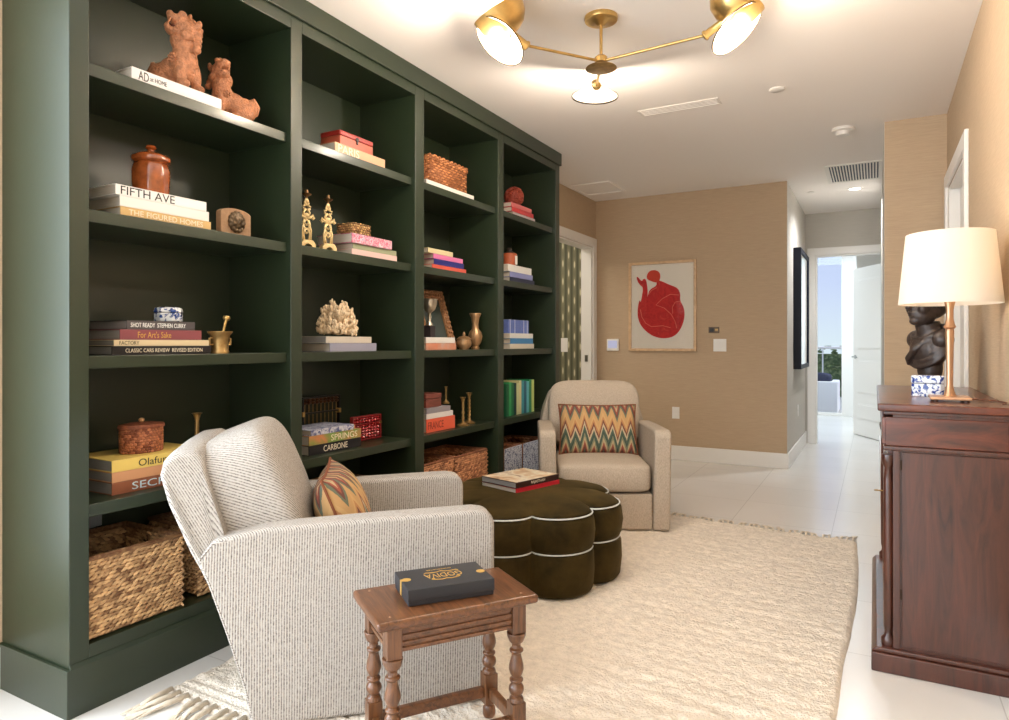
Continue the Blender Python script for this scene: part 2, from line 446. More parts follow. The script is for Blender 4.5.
# wall behind the camera with a broad window
WX0, WX1, WZ0, WZ1 = -2.45, .15, .35, 2.45
o = (MB().box(XL - .12, WX0, YB - .12, YB, 0, H).box(WX1, XR + .12, YB - .12, YB, 0, H).box(WX0, WX1, YB - .12, YB, 0, WZ0).box(WX0, WX1, YB - .12, YB, WZ1, H)).out('wall_front', TAN); struct(o)
w = MB()
for x in (WX0, (WX0 + WX1) / 2 - .03, WX1 - .06): w.box(x, x + .06, YB - .1, YB - .02, WZ0, WZ1)
w.box(WX0, WX1, YB - .1, YB - .02, WZ0, WZ0 + .06).box(WX0, WX1, YB - .1, YB - .02, WZ1 - .06, WZ1)
struct(w.out('window_1', WHITE, bevel=.004))
w = MB()  # unseen side window, added to give the bookcase end its sheen
for y in (LWA, (LWA + LWB) / 2 - .03, LWB - .06): w.box(XL - .1, XL - .02, y, y + .06, LWZ0, LWZ1)
w.box(XL - .1, XL - .02, LWA, LWB, LWZ0, LWZ0 + .06).box(XL - .1, XL - .02, LWA, LWB, LWZ1 - .06, LWZ1)
struct(w.out('added_side_window', WHITE, bevel=.004))
# baseboards
BH = .145
def baseboard(name, x0, x1, y0, y1):
    return struct(MB().box(x0, x1, y0, y1, 0, BH).out(name, WHITE, bevel=.004))
baseboard('baseboard_left', XL, XL + .016, YB, 1.20)
baseboard('baseboard_left_far', XL, XL + .016, 5.03, DY0 - .1)
baseboard('baseboard_back', XL + .016, XH0 + .0, YW - .016, YW)
baseboard('baseboard_hall_left', XH0, XH0 + .016, YW - .016, YE)
baseboard('baseboard_right', XR - .016, XR, YB, RY0 - .1)
baseboard('baseboard_stub', XH1 - .016, XR - .02, YS - .016, YS)
baseboard('baseboard_hall_right', XH1 - .016, XH1, YS, YE)
# door casings
def casing_x(name, x, sgn, y0, y1, zt, wd=.1, th=.02):
    """casing on a wall whose face is x=const; sgn points into the room"""
    a, b = sorted((x, x + sgn * th)); t = MB()
    t.box(a, b, y0 - wd, y0, 0, zt + wd).box(a, b, y1, y1 + wd, 0, zt + wd).box(a, b, y0, y1, zt, zt + wd)
    a2, b2 = sorted((x, x - sgn * .12))                                # jamb lining
    t.box(a2, b2, y0, y0 + .018, 0, zt).box(a2, b2, y1 - .018, y1, 0, zt).box(a2, b2, y0 + .018, y1 - .018, zt - .018, zt)
    return struct(t.out(name, WHITE, bevel=.004))
casing_x('trim_left_doorway', XL, 1, DY0, DY1, DZ, .095)
casing_x('trim_right_doorway', XR, -1, RY0, RY1, RZ, .085)
t = MB(); wd = .085
t.box(EX0 - wd, EX0, YE - .02, YE, 0, EZ + wd).box(EX0, EX1, YE - .02, YE, EZ, EZ + wd)
t.box(EX0, EX0 + .018, YE, YE + .12, 0, EZ).box(EX0 + .018, EX1, YE, YE + .12, EZ - .018, EZ)
struct(t.out('trim_hall_doorway', WHITE, bevel=.004))
# strike plate on the left door jamb
o = MB().box(XL - .075, XL - .04, DY1 - .0215, DY1 - .018, 1.0, 1.07).out('strike_plate', mat('nickel', (170, 168, 164), .3, 1))
tag(o, 'small nickel strike plate on the white doorway jamb right of the bookcase', 'strike plate')
# powder room behind the left doorway
WALLP = ikat_wallpaper()
slab('wall_powder_end', -4.6, XL - .12, YW - .0, YW + .12, 0, H, WALLP)
slab('wall_powder_side', -4.7, -4.6, 4.4, YW, 0, H, WALLP)
slab('wall_powder_near', -4.6, XL - .12, 4.3, 4.4, 0, H, WALLP)
# closed white door in the right doorway
o = MB().box(XR + .06, XR + .1, RY0 + .02, RY1 - .02, 0.008, RZ - .02)
for za, zb in ((.25, .95), (1.12, 2.02)): o.box(XR + .052, XR + .062, RY0 + .16, RY1 - .16, za, zb)
struct(o.out('door_2', WHITE, bevel=.006))
# ---------------- room beyond the hall
FY = 12.3
struct(MB().box(-5, -1.6, FY, FY + .12, 0, H).box(-.44, 2.6, FY, FY + .12, 0, H).out('wall_far', WHITE))
slab('wall_far_left', -2.6, -2.5, YE + .12, FY, 0, H, WHITE)
slab('wall_far_right', 2.4, 2.5, YE + .12, FY, 0, H, WHITE)
t = MB()
for x in (-1.6, -1.05, -.48): t.box(x, x + .04, FY + .03, FY + .09, 0, H - .002)
t.box(-1.56, -.48, FY + .03, FY + .09, 0.0, .05).box(-1.56, -.48, FY + .03, FY + .09, H - .05, H - .002)
wn = struct(t.out('window_2', WHITE, bevel=.004))
MB().box(-1.56, -1.05, FY + .055, FY + .061, .05, H - .05).box(-1.01, -.48, FY + .055, FY + .061, .05, H - .05).out('pane', GLASSM, wn)
# hall door, swung into the far room
hx, hy = .165, 9.22; fx, fy = -.235, 9.99
ang = math.atan2(fy - hy, fx - hx); dl = math.hypot(fx - hx, fy - hy)
d1 = struct(empty('door_1', (hx, hy, 0), ang))
# local x runs from hinge to free edge; +y faces the hall side
o = MB().box(0, dl, -.02, .02, .008, 2.17).out('slab', WHITE, d1, bevel=.003)
p = MB()
for za, zb in ((.22, .42), (.55, .98), (1.12, 2.02)):
    for q in (0, 1):
        i = .015 * q
        p.box(.13 + i, dl - .13 - i, .019, .024 + .006 * q, za + i, zb - i)
p.out('panel_moulding', WHITE, d1, bevel=.004)
hd = MB(); hd.lathe([(.0, 0), (.026, 0), (.026, .008), (.01, .012), (.01, .045), (0, .045)], 16, M=Matrix.Translation((dl - .06, .02, 1.02)) @ Matrix.Rotation(-PI / 2, 4, 'X'))
hd.tube([(dl - .06, .06, 1.02), (dl - .12, .065, 1.02), (dl - .18, .062, 1.015)], .008)
hd.out('lever_handle', MATS['nickel'], d1, smooth=True)
slab('wall_far_return', -.215, .35, 10.05, 10.12, 0, H, WHITE)
# ---------------- outside: terrace, planting
slab('terrace_ground', -7, 6, 12.6, 19, -.12, -.02, mat('terrace_paving', (176, 176, 172), .6))
t = empty('terrace_armchair', (-.98, 13.0, -.02), 0, 'white box-shaped terrace armchair with a dark cushion beyond the glass door', 'armchair')
MB().box(-.42, .42, -.06, .06, 0, .55).box(-.42, -.3, .06, .7, 0, .55).box(.3, .42, .06, .7, 0, .55).box(-.3, .3, .06, .7, 0, .3).out('frame', mat('white_resin', (232, 234, 238), .5), t, bevel=.02)
MB().sup((-.02, .05, .61), (.34, .07, .09), (.4, .5)).out('cushion', mat('navy_cushion', (44, 50, 78), .8), t, smooth='all')
t = empty('balcony_railing', (0, 16.2, -.02), 0, 'thin pale balcony railing in front of the greenery', 'railing')
g = MB().tube([(-4, 0, 1.12), (3, 0, 1.12)], .025); g.out('top_rail', WHITE, t, smooth=True)
for k in range(15): MB().tube([(-4 + .5 * k, 0, 0), (-4 + .5 * k, 0, 1.1)], .016, 6).out('post', WHITE, t, smooth=True)
LEAF = multi_mat('leaves', [(44, 66, 34), (84, 108, 60), (150, 160, 110)], 9, .7)
hedge = MB()
for k in range(900):
    x = random.uniform(-4.5, 3.5); zz = random.random() ** .8 * 1.12; y = 17 + random.uniform(-.35, .35)
    R = Matrix.Rotation(random.uniform(0, 6.3), 3, 'Z') @ Matrix.Rotation(random.uniform(-1.2, 1.2), 3, 'X')
    hedge.sph((x, y, zz), (random.uniform(.05, .12), random.uniform(.03, .07), .015), 6, 4, R)
hedge.box(-4.6, 3.6, 17.0, 17.3, -.02, .95)
o = hedge.out('hedge', LEAF); tag(o, 'leafy green hedge seen through the far glass door', 'hedge')

# ================================================================ BOOKCASE
BX = -2.255                                      # front face of stiles
BK = empty('bookcase', (0, 0, 0), 0, 'large dark green built-in bookcase with four bays of open shelves', 'bookcase')
Y0, Y1 = 1.208, 5.02
ST = [(Y0, 1.272), (2.14, 2.207), (3.055, 3.14), (4.0, 4.08), (4.945, Y1)]   # stiles
BACK = -2.655
GBZ = .156; FZ = .212; TOPZ = 2.59
SHZ = [2.131, 1.645, 1.157, .664]; STH = .043
for i, (a, b) in enumerate(ST):
    MB().box(XL + .001, BX, a, b, GBZ, 2.645).out('end_panel' if i in (0, 4) else 'upright', GREEN, BK, bevel=.003)
MB().box(XL + .001, BACK, Y0 + .067, Y1 - .07, FZ, 2.6).out('back_panel', GREEN_IN, BK)
for (a0, a), (b, b1) in zip(ST, ST[1:]):
    MB().box(BACK, BX, a, b, TOPZ, 2.645).out('top_rail', GREEN, BK, bevel=.002)
    for z in SHZ:
        MB().box(BACK, BX - .026, a, b, z - STH, z).out('shelf', GREEN, BK, bevel=.0025)
    MB().box(BACK, BX, a, b, GBZ, FZ).out('bottom_shelf', GREEN, BK, bevel=.002)
MB().box(XL + .001, BX + .012, Y0 - .012, Y1 + .012, 0, GBZ).prism([(BX, GBZ - .001), (BX + .012, GBZ - .001), (BX + .003, GBZ + .012), (BX, GBZ + .012)], 'y', Y0 - .0, Y1).out('plinth', GREEN, BK, bevel=.004)
MB().box(XL + .001, BX + .014, Y0 - .014, Y1 + .014, 2.645, H - .001).out('cornice', GREEN, BK, bevel=.003)
# outlet on the back of the first bay
def plate(name, label, w, h, loc, rz, kind='outlet', m=WHITE, cat='outlet'):
    t = empty(name, loc, rz, label, cat)       # local: face toward -y
    MB().box(-w / 2, w / 2, -.007, 0, -h / 2, h / 2).out('cover_plate', m, t, bevel=.002)
    if kind == 'outlet':
        for s in (-1, 1): MB().box(-.016, .016, -.010, -.007, s * .026 - .017, s * .026 + .017).out('socket', m, t, bevel=.003)
    elif kind == 'switch':
        n = max(1, round(w / .06))
        for k in range(n):
            x = (k - (n - 1) / 2) * .046
            MB().box(x - .017, x + .017, -.011, -.007, -.034, .034).out('rocker', m, t, bevel=.003)
    return t
GREYPL = mat('grey_plate', (150, 156, 160), .4)
plate('wall_outlet', 'grey outlet plate inside the lowest left bay above the wicker basket', .085, .085, (BACK, 1.50, .53), PI / 2, 'outlet', GREYPL)

# ================================================================ BOOKS
BM = {}
def cover(rgb, rough=.4):
    k = 'cover_%d_%d_%d' % rgb
    return mat(k, rgb, rough, spec=.4)
def make_book(loc, rz, L, D, T, cov, label, group, pages=PAGES, title=None, upright=False, spine=None, cat='book', bow=False):
    t = empty('book', loc, rz, label, cat, group)
    c = .0028 if T > .02 else .002
    m = cover(cov) if isinstance(cov, tuple) else cov
    MB().box(0, L, 0, D, 0, c).box(0, L, 0, D, T - c, T).box(0, L, 0, .004, c, T - c).out('cover', m, t, bevel=.0008)
    MB().box(.004, L - .004, .004, D - .004, c, T - c).out('page_block', pages, t)
    for tt in (title or []):
        s, im, a, b, hf = tt[:5]; zc = tt[5] if len(tt) > 5 else .5
        text(t, s, im, L * a, L * b, T * zc, T * hf)
    return t
def stack(z0, X, group, items, D=.24):
    """books lying with their spines to the room, bottom first: (u0,u1,dv,cover,label,title,kw)"""
    z = z0
    for it in items:
        u0, u1, dv, cov, label, title = it[:6]; kw = it[6] if len(it) > 6 else {}
        x = X + kw.get('dx', 0); ya, yb = yat(u0, x), yat(u1, x)
        T = dv * mpp(x, ya)
        make_book((x, ya, z), PI / 2, yb - ya, kw.get('D', D), T, cov, label, group, kw.get('pages', PAGES), title)
        z += T + .0004
    return z
S1, S2, S3, S4 = SHZ
z_ad = stack(S1 + .0005, -2.292, 'books in the first bay', [
    (131.8, 221.5, 12.6, (232, 226, 222), 'white coffee-table book lying alone under the larger carved lion', [('AD', INK, .065, .17, .72), ('at HOME', INK, .185, .36, .36)])], .2)
z_fa = stack(S2 + .0005, -2.30, 'books in the first bay', [
    (120.5, 211, 9.3, (206, 170, 112), 'tan book with cream title, bottom of the stack under the amber jar', [('THE FIGURED HOMES', CREAMINK, .08, .9, .6)]),
    (120, 209, 10.8, (228, 224, 216), 'plain white book in the middle of the stack under the amber jar', None),
    (115.6, 206.5, 10.5, (234, 230, 224), 'white book with tall black title, directly beneath the amber jar', [('FIFTH AVE', INK, .05, .62, .8)])], .22)
z_cu = stack(S3 + .0005, -2.335, 'books in the first bay', [
    (112, 211, 9, (34, 30, 30), 'black book lettered in cream about classic cars, bottom of its stack', [('CLASSIC CARS REVIEW  REVISED EDITION', CREAMINK, .12, .9, .45)], {'pages': PAGESG}),
    (114, 209, 6.3, (216, 196, 158), 'thin cream book lying on the black classic cars book', [('FACTORY', INK, .05, .24, .6)], {'pages': PAGESG}),
    (120, 201.5, 10.5, (136, 74, 78), 'maroon book with gold title in the middle of its stack', [("For Art's Sake", GOLDINK, .2, .6, .62)], {'pages': PAGESG}),
    (127, 195, 9, (80, 74, 74), 'charcoal grey book under the small blue and white porcelain box', [('SHOT READY  STEPHEN CURRY', WHITEINK, .05, .85, .5)], {'pages': PAGESG})], .24)
p4 = at(112, 496, z=S4)
z_ol = stack(S4 + .0005, min(p4.x, BX - .03), 'books in the first bay', [
    (112, 203, 12.4, (142, 84, 56), 'brown book with white title letters, bottom of the stack behind the armchair', [('SECRETS', mat('aqua_ink', (196, 220, 226), .5), .2, .82, .62)], {'pages': PAGESG}),
    (112, 203, 10.2, (206, 150, 108), 'salmon book between the yellow and the brown one behind the armchair', None, {'pages': PAGESG}),
    (112, 205, 12, (226, 196, 106), 'yellow book with black title under the oval lidded basket', [('Olafur Eliasson', INK, .26, .94, .62)], {'pages': PAGESG})], .25)
z_pa = stack(S1 + .0005, -2.30, 'books in the second bay', [
    (335, 385, 10.2, (208, 160, 124), 'peach coloured book under the red leather box', [('PARIS', CREAMINK, .06, .46, .8)])], .2)
FLOR = multi_mat('floral_print', [(120, 84, 130), (216, 190, 200), (196, 70, 110), (226, 214, 216), (150, 120, 170)], 55, .4)
z_fl = stack(S2 + .0005, -2.305, 'books in the second bay', [
    (352, 397, 6.2, (226, 190, 184), 'pale pink book, bottom of the stack under the woven straw box', None),
    (353, 396.5, 6, (150, 156, 126), 'sage green book under the floral one in the second bay', None, {'dx': -.012}),
    (352, 392, 9.5, FLOR, 'book with a pink and purple floral cover under the woven straw box', None)], .24)
z_co = stack(S3 + .0005, -2.32, 'books in the second bay', [
    (330, 376.5, 8.6, (152, 150, 166), 'lavender grey book lying under the pale book that carries the coral', [('MMMMM', WHITEINK, .3, .8, .01)][:0]),
    (326, 371.5, 6.8, (196, 186, 172), 'pale linen book directly beneath the white coral', None, {'pages': PAGESG})], .24)
p5 = at(309, 456.5, z=S4)
SPR = multi_mat('desert_cover', [(214, 140, 88), (196, 130, 84), (120, 150, 70), (140, 164, 84)], 9, .4, 3)
PATCH = multi_mat('blue_patch_cover', [(52, 66, 128), (214, 214, 222), (60, 70, 130), (206, 206, 216)], 30, .4, 1)
z_ca = stack(S4 + .0005, max(-2.36, min(p5.x, BX - .03)), 'books in the second bay', [
    (309, 361, 10, (30, 28, 30), 'black book with bold white title behind the striped armchair cushion', [('CARBONE', CREAMINK, .26, .72, .62)]),
    (309, 361, 9.6, SPR, 'orange and green desert book lying on the black one', [('SPRINGS', CREAMINK, .4, .92, .66)]),
    (311, 354, 5.6, PATCH, 'blue and white patterned book on top of the orange one', None)], .2)
z_w3 = stack(S1 + .0005, -2.30, 'books in the third bay', [
    (426.5, 474, 5.2, (232, 228, 220), 'thin white book beneath the wicker chest', None)], .26)
z_b3 = stack(S2 + .0005, -2.33, 'books in the third bay', [
    (432.3, 466.2, 5.2, (214, 92, 74), 'coral red book, bottom of the stack in the third bay', None),
    (434.3, 463.9, 5.6, (44, 46, 120), 'navy blue book in the third bay stack, between pink and coral', [('DIOR', WHITEINK, .08, .4, .7)][:0]),
    (433.5, 462.9, 4.8, (216, 120, 168), 'pink book lying on the navy one', None),
    (428.3, 453, 5, (214, 202, 160), 'short cream book topping the stack with the navy book', None)], .22)
z_f3 = stack(S3 + .0005, -2.315, 'books in the third bay', [
    (426, 456, 7, multi_mat('silver_orange', [(190, 186, 190), (206, 150, 124), (216, 130, 96)], 9, .4, 2, (1, 1, 1)), 'silver and orange book under the white one beside the bronze pot', None),
    (426, 455, 6, (226, 222, 216), 'white book carrying the silver goblet and leaning frame', None)], .24)
p6 = at(425, 437, z=S4)
z_fr = stack(S4 + .0005, -2.33, 'books in the third bay', [
    (426.5, 455, 13.5, (222, 98, 70), 'bright orange book about France, bottom of its stack', [('FRANCE', mat('dark_red_ink', (126, 40, 30), .6), .05, .58, .55)]),
    (426.5, 453, 5.4, (228, 224, 220), 'white book lying on the bright orange one', None),
    (426.5, 450.5, 5.4, (150, 144, 150), 'grey book under the reddish wooden box', None)], .24)
z_r4 = stack(S1 + .0005, -2.32, 'books in the fourth bay', [
    (513, 535, 4.4, (190, 176, 176), 'pale grey book, bottom of the stack under the red twig ball', None),
    (512, 533.5, 4.6, (196, 62, 66), 'bright red book in the middle of the stack under the twig ball', None),
    (511.5, 531.7, 4.4, (206, 110, 110), 'rose book directly beneath the red twig ball', None)], .25)
z_t4 = stack(S2 + .0005, -2.32, 'books in the fourth bay', [
    (510, 534.5, 5, (38, 44, 74), 'dark navy book, bottom of the stack under the terracotta pot', None),
    (510, 532.7, 5.4, (140, 146, 196), 'periwinkle blue book in the stack under the terracotta pot', None),
    (508.3, 531.5, 7, (230, 228, 224), 'thick white book right beneath the terracotta pot', None)], .25)
z_b4 = stack(S3 + .0005, -2.32, 'books in the fourth bay', [
    (510, 534, 5, (216, 208, 190), 'cream book, bottom of the stack under the blue box', None),
    (510.6, 533, 5.6, (70, 134, 186), 'sky blue book in the stack under the blue box', None),
    (510, 533, 5, (226, 226, 222), 'white book right beneath the blue box', None)], .25)
# upright row, fourth bay
rowc = [((30, 92, 60), 'dark green'), ((60, 150, 92), 'leaf green'), ((38, 110, 70), 'forest green'), ((26, 60, 60), 'deep teal'), ((196, 200, 150), 'pale cream'),
        ((206, 198, 150), 'straw coloured'), ((70, 150, 160), 'turquoise'), ((40, 96, 120), 'sea blue'), ((96, 176, 190), 'light aqua'), ((40, 130, 84), 'emerald green'), ((190, 204, 120), 'lime')]
ordn = ['first', 'second', 'third', 'fourth', 'fifth', 'sixth', 'seventh', 'eighth', 'ninth', 'tenth', 'last']
X4 = -2.34; us = [506.5 + 2.52 * k for k in range(12)]
for k, (c, nm) in enumerate(rowc):
    ya, yb = yat(us[k], X4), yat(us[k + 1], X4) - .002
    hh = .235 + .012 * ((k * 7) % 4) / 3 + (.006 if k > 4 else 0)
    t = empty('book', (X4, ya, S4 + .0005), PI / 2, '%s upright book, %s from the left in the green and blue row' % (nm, ordn[k]), 'book', 'upright row of green and blue books')
    L = yb - ya
    MB().box(0, .003, .003, .2, 0, hh).box(L - .003, L, .003, .2, 0, hh).box(0, L, 0, .004, 0, hh).out('cover', cover(c), t, bevel=.001)
    MB().box(.003, L - .003, .004, .195, .004, hh - .005).out('page_block', PAGES, t)

# books on the ottoman are placed later
# ================================================================ SHELF DECOR
def lrad(du, X, Y):
    a = (X * cY + Y * sY) / depth(X, Y)
    return du / 2 * mpp(X, Y) / math.sqrt(1 + a * a)

# ---- carved lions
def lion(name, label, loc, rz, sc, head):
    t = empty(name, loc, rz, label, 'figurine', 'carved guardian lions'); t.scale = (sc, sc, sc)
    b = MB(); S = b.sph
    Rm = lambda a: Matrix.Rotation(a, 3, 'Y')
    S((-.085, 0, .075), (.075, .062, .075), 14, 10); S((-.03, 0, .095), (.085, .058, .07), 14, 10, Rm(-.5)); S((.035, 0, .125), (.062, .06, .095), 14, 10, Rm(.1))
    S((.045, 0, .2), (.055, .055, .06), 14, 10); S((.03, 0, .225), (.05, .06, .05), 12, 9)
    for y in (-.042, .042):
        S((.06, y, .08), (.028, .024, .075), 10, 8, Rm(-.1)); S((.075, y, .018), (.038, .024, .02), 10, 7)
        S((-.075, y, .05), (.06, .03, .055), 10, 8); S((-.03, y, .018), (.045, .024, .019), 10, 7)
    # tail curl
    b.tube([(-.15, 0, .06), (-.165, 0, .11), (-.14, 0, .15), (-.115, 0, .135), (-.12, 0, .11)], [.02, .02, .018, .014, .01], 8)
    o = b.out('body', TERRA, t, remesh=.0062, sm=3)
    hb = MB(); S = hb.sph
    R0 = Matrix.Rotation(head[1], 4, 'Z') @ Matrix.Rotation(head[0], 4, 'Y'); T0 = Matrix.Translation((.05, 0, .268)) @ R0
    def hs(c, r, u=10, v=7, rot=None):
        r3 = (r, r, r) if isinstance(r, (int, float)) else r
        RR = R0.to_3x3() @ (rot if rot else Matrix.Identity(3)); hb.sph(T0 @ Vector(c), r3, u, v, RR)
    hs((0, 0, 0), (.058, .055, .055), 14, 10); hs((.05, 0, .022), (.045, .042, .022), 12, 8); hs((.045, 0, -.035), (.04, .036, .016), 12, 8)
    hs((.088, 0, .034), (.015, .022, .014)); hs((.08, 0, -.024), (.012, .02, .012)); hs((.045, .03, .048), (.02, .016, .016)); hs((.045, -.03, .048), (.02, .016, .016))
    for s in (-1, 1):
        hs((-.025, s * .05, .035), (.016, .012, .026)); hs((.082, s * .024, -.008), (.006, .006, .014)); hs((.0, s * .045, -.035), (.03, .02, .025))
        for k in range(5): hs((-.04 - .004 * k, s * (.02 + .008 * k), .03 - .026 * k), (.02, .02, .018))
    hs((.01, 0, .062), (.012, .012, .03)); hs((.0, 0, .05), (.04, .03, .02))
    hb.out('head', TERRA, t, remesh=.005, sm=2)
    for s in (-1, 1):
        dsk = MB()
        for k in range(7):
            a = 2 * PI * k / 7; dsk.sph((.03 + .016 * math.cos(a), s * .062, .135 + .016 * math.sin(a)), .007, 8, 6)
        dsk.sph((.03, s * .064, .135), .009, 8, 6)
        dsk.out('rosette', TERRA, t, smooth='all')
    tn = MB(); tn.sph(T0 @ Vector((.045, 0, -.012)), (.03, .018, .006), 8, 6, R0.to_3x3()); tn.out('tongue', mat('dark_terracotta', (92, 44, 30), .6), t, smooth='all')
    return t
yb1 = yat(177, -2.39)
lion('lion_figurine', 'larger carved terracotta lion sitting on the white book, head raised', (-2.385, yb1, z_ad), .15, .86, (-.35, -2.0))
lion('lion_figurine', 'smaller carved terracotta lion on the bare top shelf looking outward', (-2.37, yat(229, -2.37), S1 + .001), -1.95, .71, (-.1, 1.6))

def lathe_thing(name, label, cat, loc, prof, m, parts=(), n=28, group=None, rz=0, rfn=None, first='body'):
    t = empty(name, loc, rz, label, cat, group)
    MB().lathe(prof, n, rfn=rfn).out(first, m, t, smooth=True)
    for pn, pp, pm in parts: MB().lathe(pp, n).out(pn, pm, t, smooth=True)
    return t
# amber lidded jar
AMB = mat('amber_glaze', (150, 78, 36), .12, var=.35, scale=30, coat=1.0)
X = -2.42; Yj = yat(151, X); r = lrad(36, X, Yj); k = r
jz = 1.17
t = empty('ginger_jar', (X, Yj, z_fa), 0, 'amber glazed lidded jar standing on the white books', 'jar')
MB().lathe([(0, 0), (k * .86, 0), (k * .92, .01), (k * .96, .05), (k * .98, .085), (k * .9, .103), (k * .84, .11), (k * .8, .112), (0, .112)], 40, rfn=lambda a: 1 + .025 * math.cos(10 * a)).out('body', AMB, t, smooth=True); t.scale = (1.13, 1.13, jz)
MB().lathe([(0, .112), (k * .84, .112), (k * 1.0, .118), (k * 1.02, .128), (k * .9, .136), (k * .5, .146), (.012, .15), (.01, .156), (.018, .162), (.014, .17), (0, .172)], 40, rfn=lambda a: 1 + .02 * math.cos(10 * a)).out('lid', AMB, t, smooth=True)
# arched plaque
X = -2.34; ya, yb = yat(221, X), yat(251, X); w = yb - ya
t = empty('arched_plaque', (X, (ya + yb) / 2, S2), PI / 2, 'tan arched stone plaque with a carved lion face beside the white books', 'plaque')
pl = [(-w / 2, 0), (w / 2, 0), (w / 2, .095)] + [(w / 2 * math.cos(a * PI / 10), .095 + .022 * math.sin(a * PI / 10)) for a in range(1, 10)] + [(-w / 2, .095)]
MB().prism(pl, 'y', 0, .032).out('slab', mat('tan_stone', (150, 116, 84), .7, var=.15, scale=40, bump=.2, bscale=90), t, bevel=.003)
b = MB(); b.sph((0, -.004, .062), (.03, .016, .034), 12, 9); b.sph((0, -.016, .06), (.009, .012, .014), 8, 6)
for s in (-1, 1):
    b.sph((s * .013, -.015, .07), .006, 8, 6); b.sph((s * .02, -.008, .05), (.012, .012, .01), 8, 6)
for q in range(14):
    a = 2 * PI * q / 14; b.sph((.033 * math.cos(a), -.003, .06 + .036 * math.sin(a)), (.011, .011, .011), 7, 5)
b.sph((0, -.01, .04), (.012, .01, .006), 8, 6)
b.out('lion_face_relief', mat('dark_bronze', (84, 66, 44), .4, .5), t, remesh=.003, sm=1)
# porcelain box
X = -2.44; Yp = yat(168.5, X); r = lrad(30, X, Yp)
t = empty('porcelain_box', (X, Yp, z_cu), 0, 'small blue and white porcelain lidded box on the charcoal book', 'porcelain box')
MB().lathe([(0, 0), (r * .9, 0), (r, .006), (r, .036), (0, .036)], 8, start=PI / 8).out('body', PORC, t, bevel=.004)
MB().lathe([(0, .037), (r, .037), (r * 1.02, .042), (r * .95, .056), (r * .6, .06), (0, .061)], 8, start=PI / 8).out('lid', PORC, t, bevel=.003)
# brass mortar and pestle
X = -2.36; Ym = yat(220, X); r = lrad(26, X, Ym)
t = empty('mortar', (X, Ym, S3), 0, 'brass mortar with side handles at the right of the classic cars book', 'mortar')
MB().lathe([(0, 0), (r * .72, 0), (r * .74, .008), (r * .66, .014), (r * .68, .05), (r * .8, .075), (r * .98, .085), (r * 1.0, .091), (r * .9, .091), (r * .7, .07), (r * .5, .02), (0, .016)], 28).out('bowl', OLDBRASS, t, smooth=True)
for s in (-1, 1):
    MB().tube([(0, s * r * .7, .062), (0, s * r * 1.02, .062), (0, s * r * 1.02, .036), (0, s * r * .68, .036)], .005).out('handle', OLDBRASS, t, smooth=True)
t = empty('pestle', (X + .0, Ym - .004, S3 + .022), 0, 'brass pestle leaning in the mortar', 'pestle')
M = Matrix.Rotation(-.28, 4, 'X') @ Matrix.Translation((0, 0, .0))
MB().lathe([(0, 0), (.012, .003), (.013, .015), (.006, .03), (.0055, .1), (.007, .118), (.014, .124), (.016, .131), (.012, .138), (0, .14)], 16, M=M).out('shaft', BRASS, t, smooth=True)

# ---- woven baskets
def strands(b, p0, du, dv, nu, nv, L, T, nrm, jitter=.25, tilt=.3):
    """rows of overlapping twisted strands on a rectangle p0 + s*du + t*dv"""
    U = du.normalized(); V = dv.normalized(); W = nrm
    for j in range(nv):
        for i in range(nu):
            s = (i + .5 + (.5 if j % 2 else 0)) / (nu + .5); tt = (j + .5) / nv
            c = p0 + du * min(s, .99) + dv * tt + W * (.002 * random.random())
            a = tilt * (1 if j % 2 == 0 else 1) + random.uniform(-jitter, jitter) * .6
            B = Matrix((U * math.cos(a) + V * math.sin(a), -U * math.sin(a) + V * math.cos(a), W)).transposed()
            b.sph(c, (L * random.uniform(.9, 1.15), T * random.uniform(.85, 1.1), T * .62), 7, 5, B, random.random())
def basket(label, group, x, y0, y1, z, D, h, m=WICK, lid=False, front=None, nu=None):
    """open woven bin; local x along world Y, local -y to the room"""
    W = y1 - y0; t = empty('wicker_basket', (x, y0, z), PI / 2, label, 'basket', group)
    e = .012; fl = .012
    b = MB(); b.box(e, W - e, e, D - e, .002, e)
    for A in ((e, W - e, e, .02), (e, W - e, D - .02, D - e), (e, .02, .02, D - .02)): b.box(A[0], A[1], A[2], A[3], e, h)
    b.box(W - .02, W - e, .02, D - .02, e, h)
    T = .0066; nv = max(6, int(h / .0128)); nU = nu or max(6, int(W / .022)); nD = max(6, int(D / .024))
    V = Vector
    strands(b, V((0, .011, 0.004)), V((W, 0, 0)), V((0, 0, h - .01)), nU, nv, .0165, T, V((0, -1, 0)))
    strands(b, V((W - .011, 0, .004)), V((0, D, 0)), V((0, 0, h - .01)), nD, nv, .0165, T, V((1, 0, 0)))
    strands(b, V((.011, D, .004)), V((0, -D, 0)), V((0, 0, h - .01)), nD, nv, .0165, T, V((-1, 0, 0)))
    strands(b, V((W - .02, D - .02, .03)), V((-W + .04, 0, 0)), V((0, 0, h - .04)), nU, nv - 2, .0165, T, V((0, -1, 0)))
    strands(b, V((W - .02, .02, .03)), V((0, D - .04, 0)), V((0, 0, h - .04)), nD, nv - 2, .0165, T, V((-1, 0, 0)))
    strands(b, V((.02, D - .02, .03)), V((0, -D + .04, 0)), V((0, 0, h - .04)), nD, nv - 2, .0165, T, V((1, 0, 0)))
    b.out('woven_body', m, t, smooth='all')
    rm = MB()
    rm.tube([(.012, .012, h), (W - .012, .012, h), (W - .012, D - .012, h), (.012, D - .012, h)], .009, 8, True)
    rm.out('rim', m, t, smooth=True)
    MB().box(W - .024, W - .006, D * .36, D * .64, h - .075, h - .035).out('handle_slot', mat('dark_hollow', (26, 18, 12), .9), t, bevel=.008)
    return t
p = at(184, 608, z=FZ); q = at(91, 641, z=FZ)
bx = min((p.x + q.x) / 2, BX - .012)
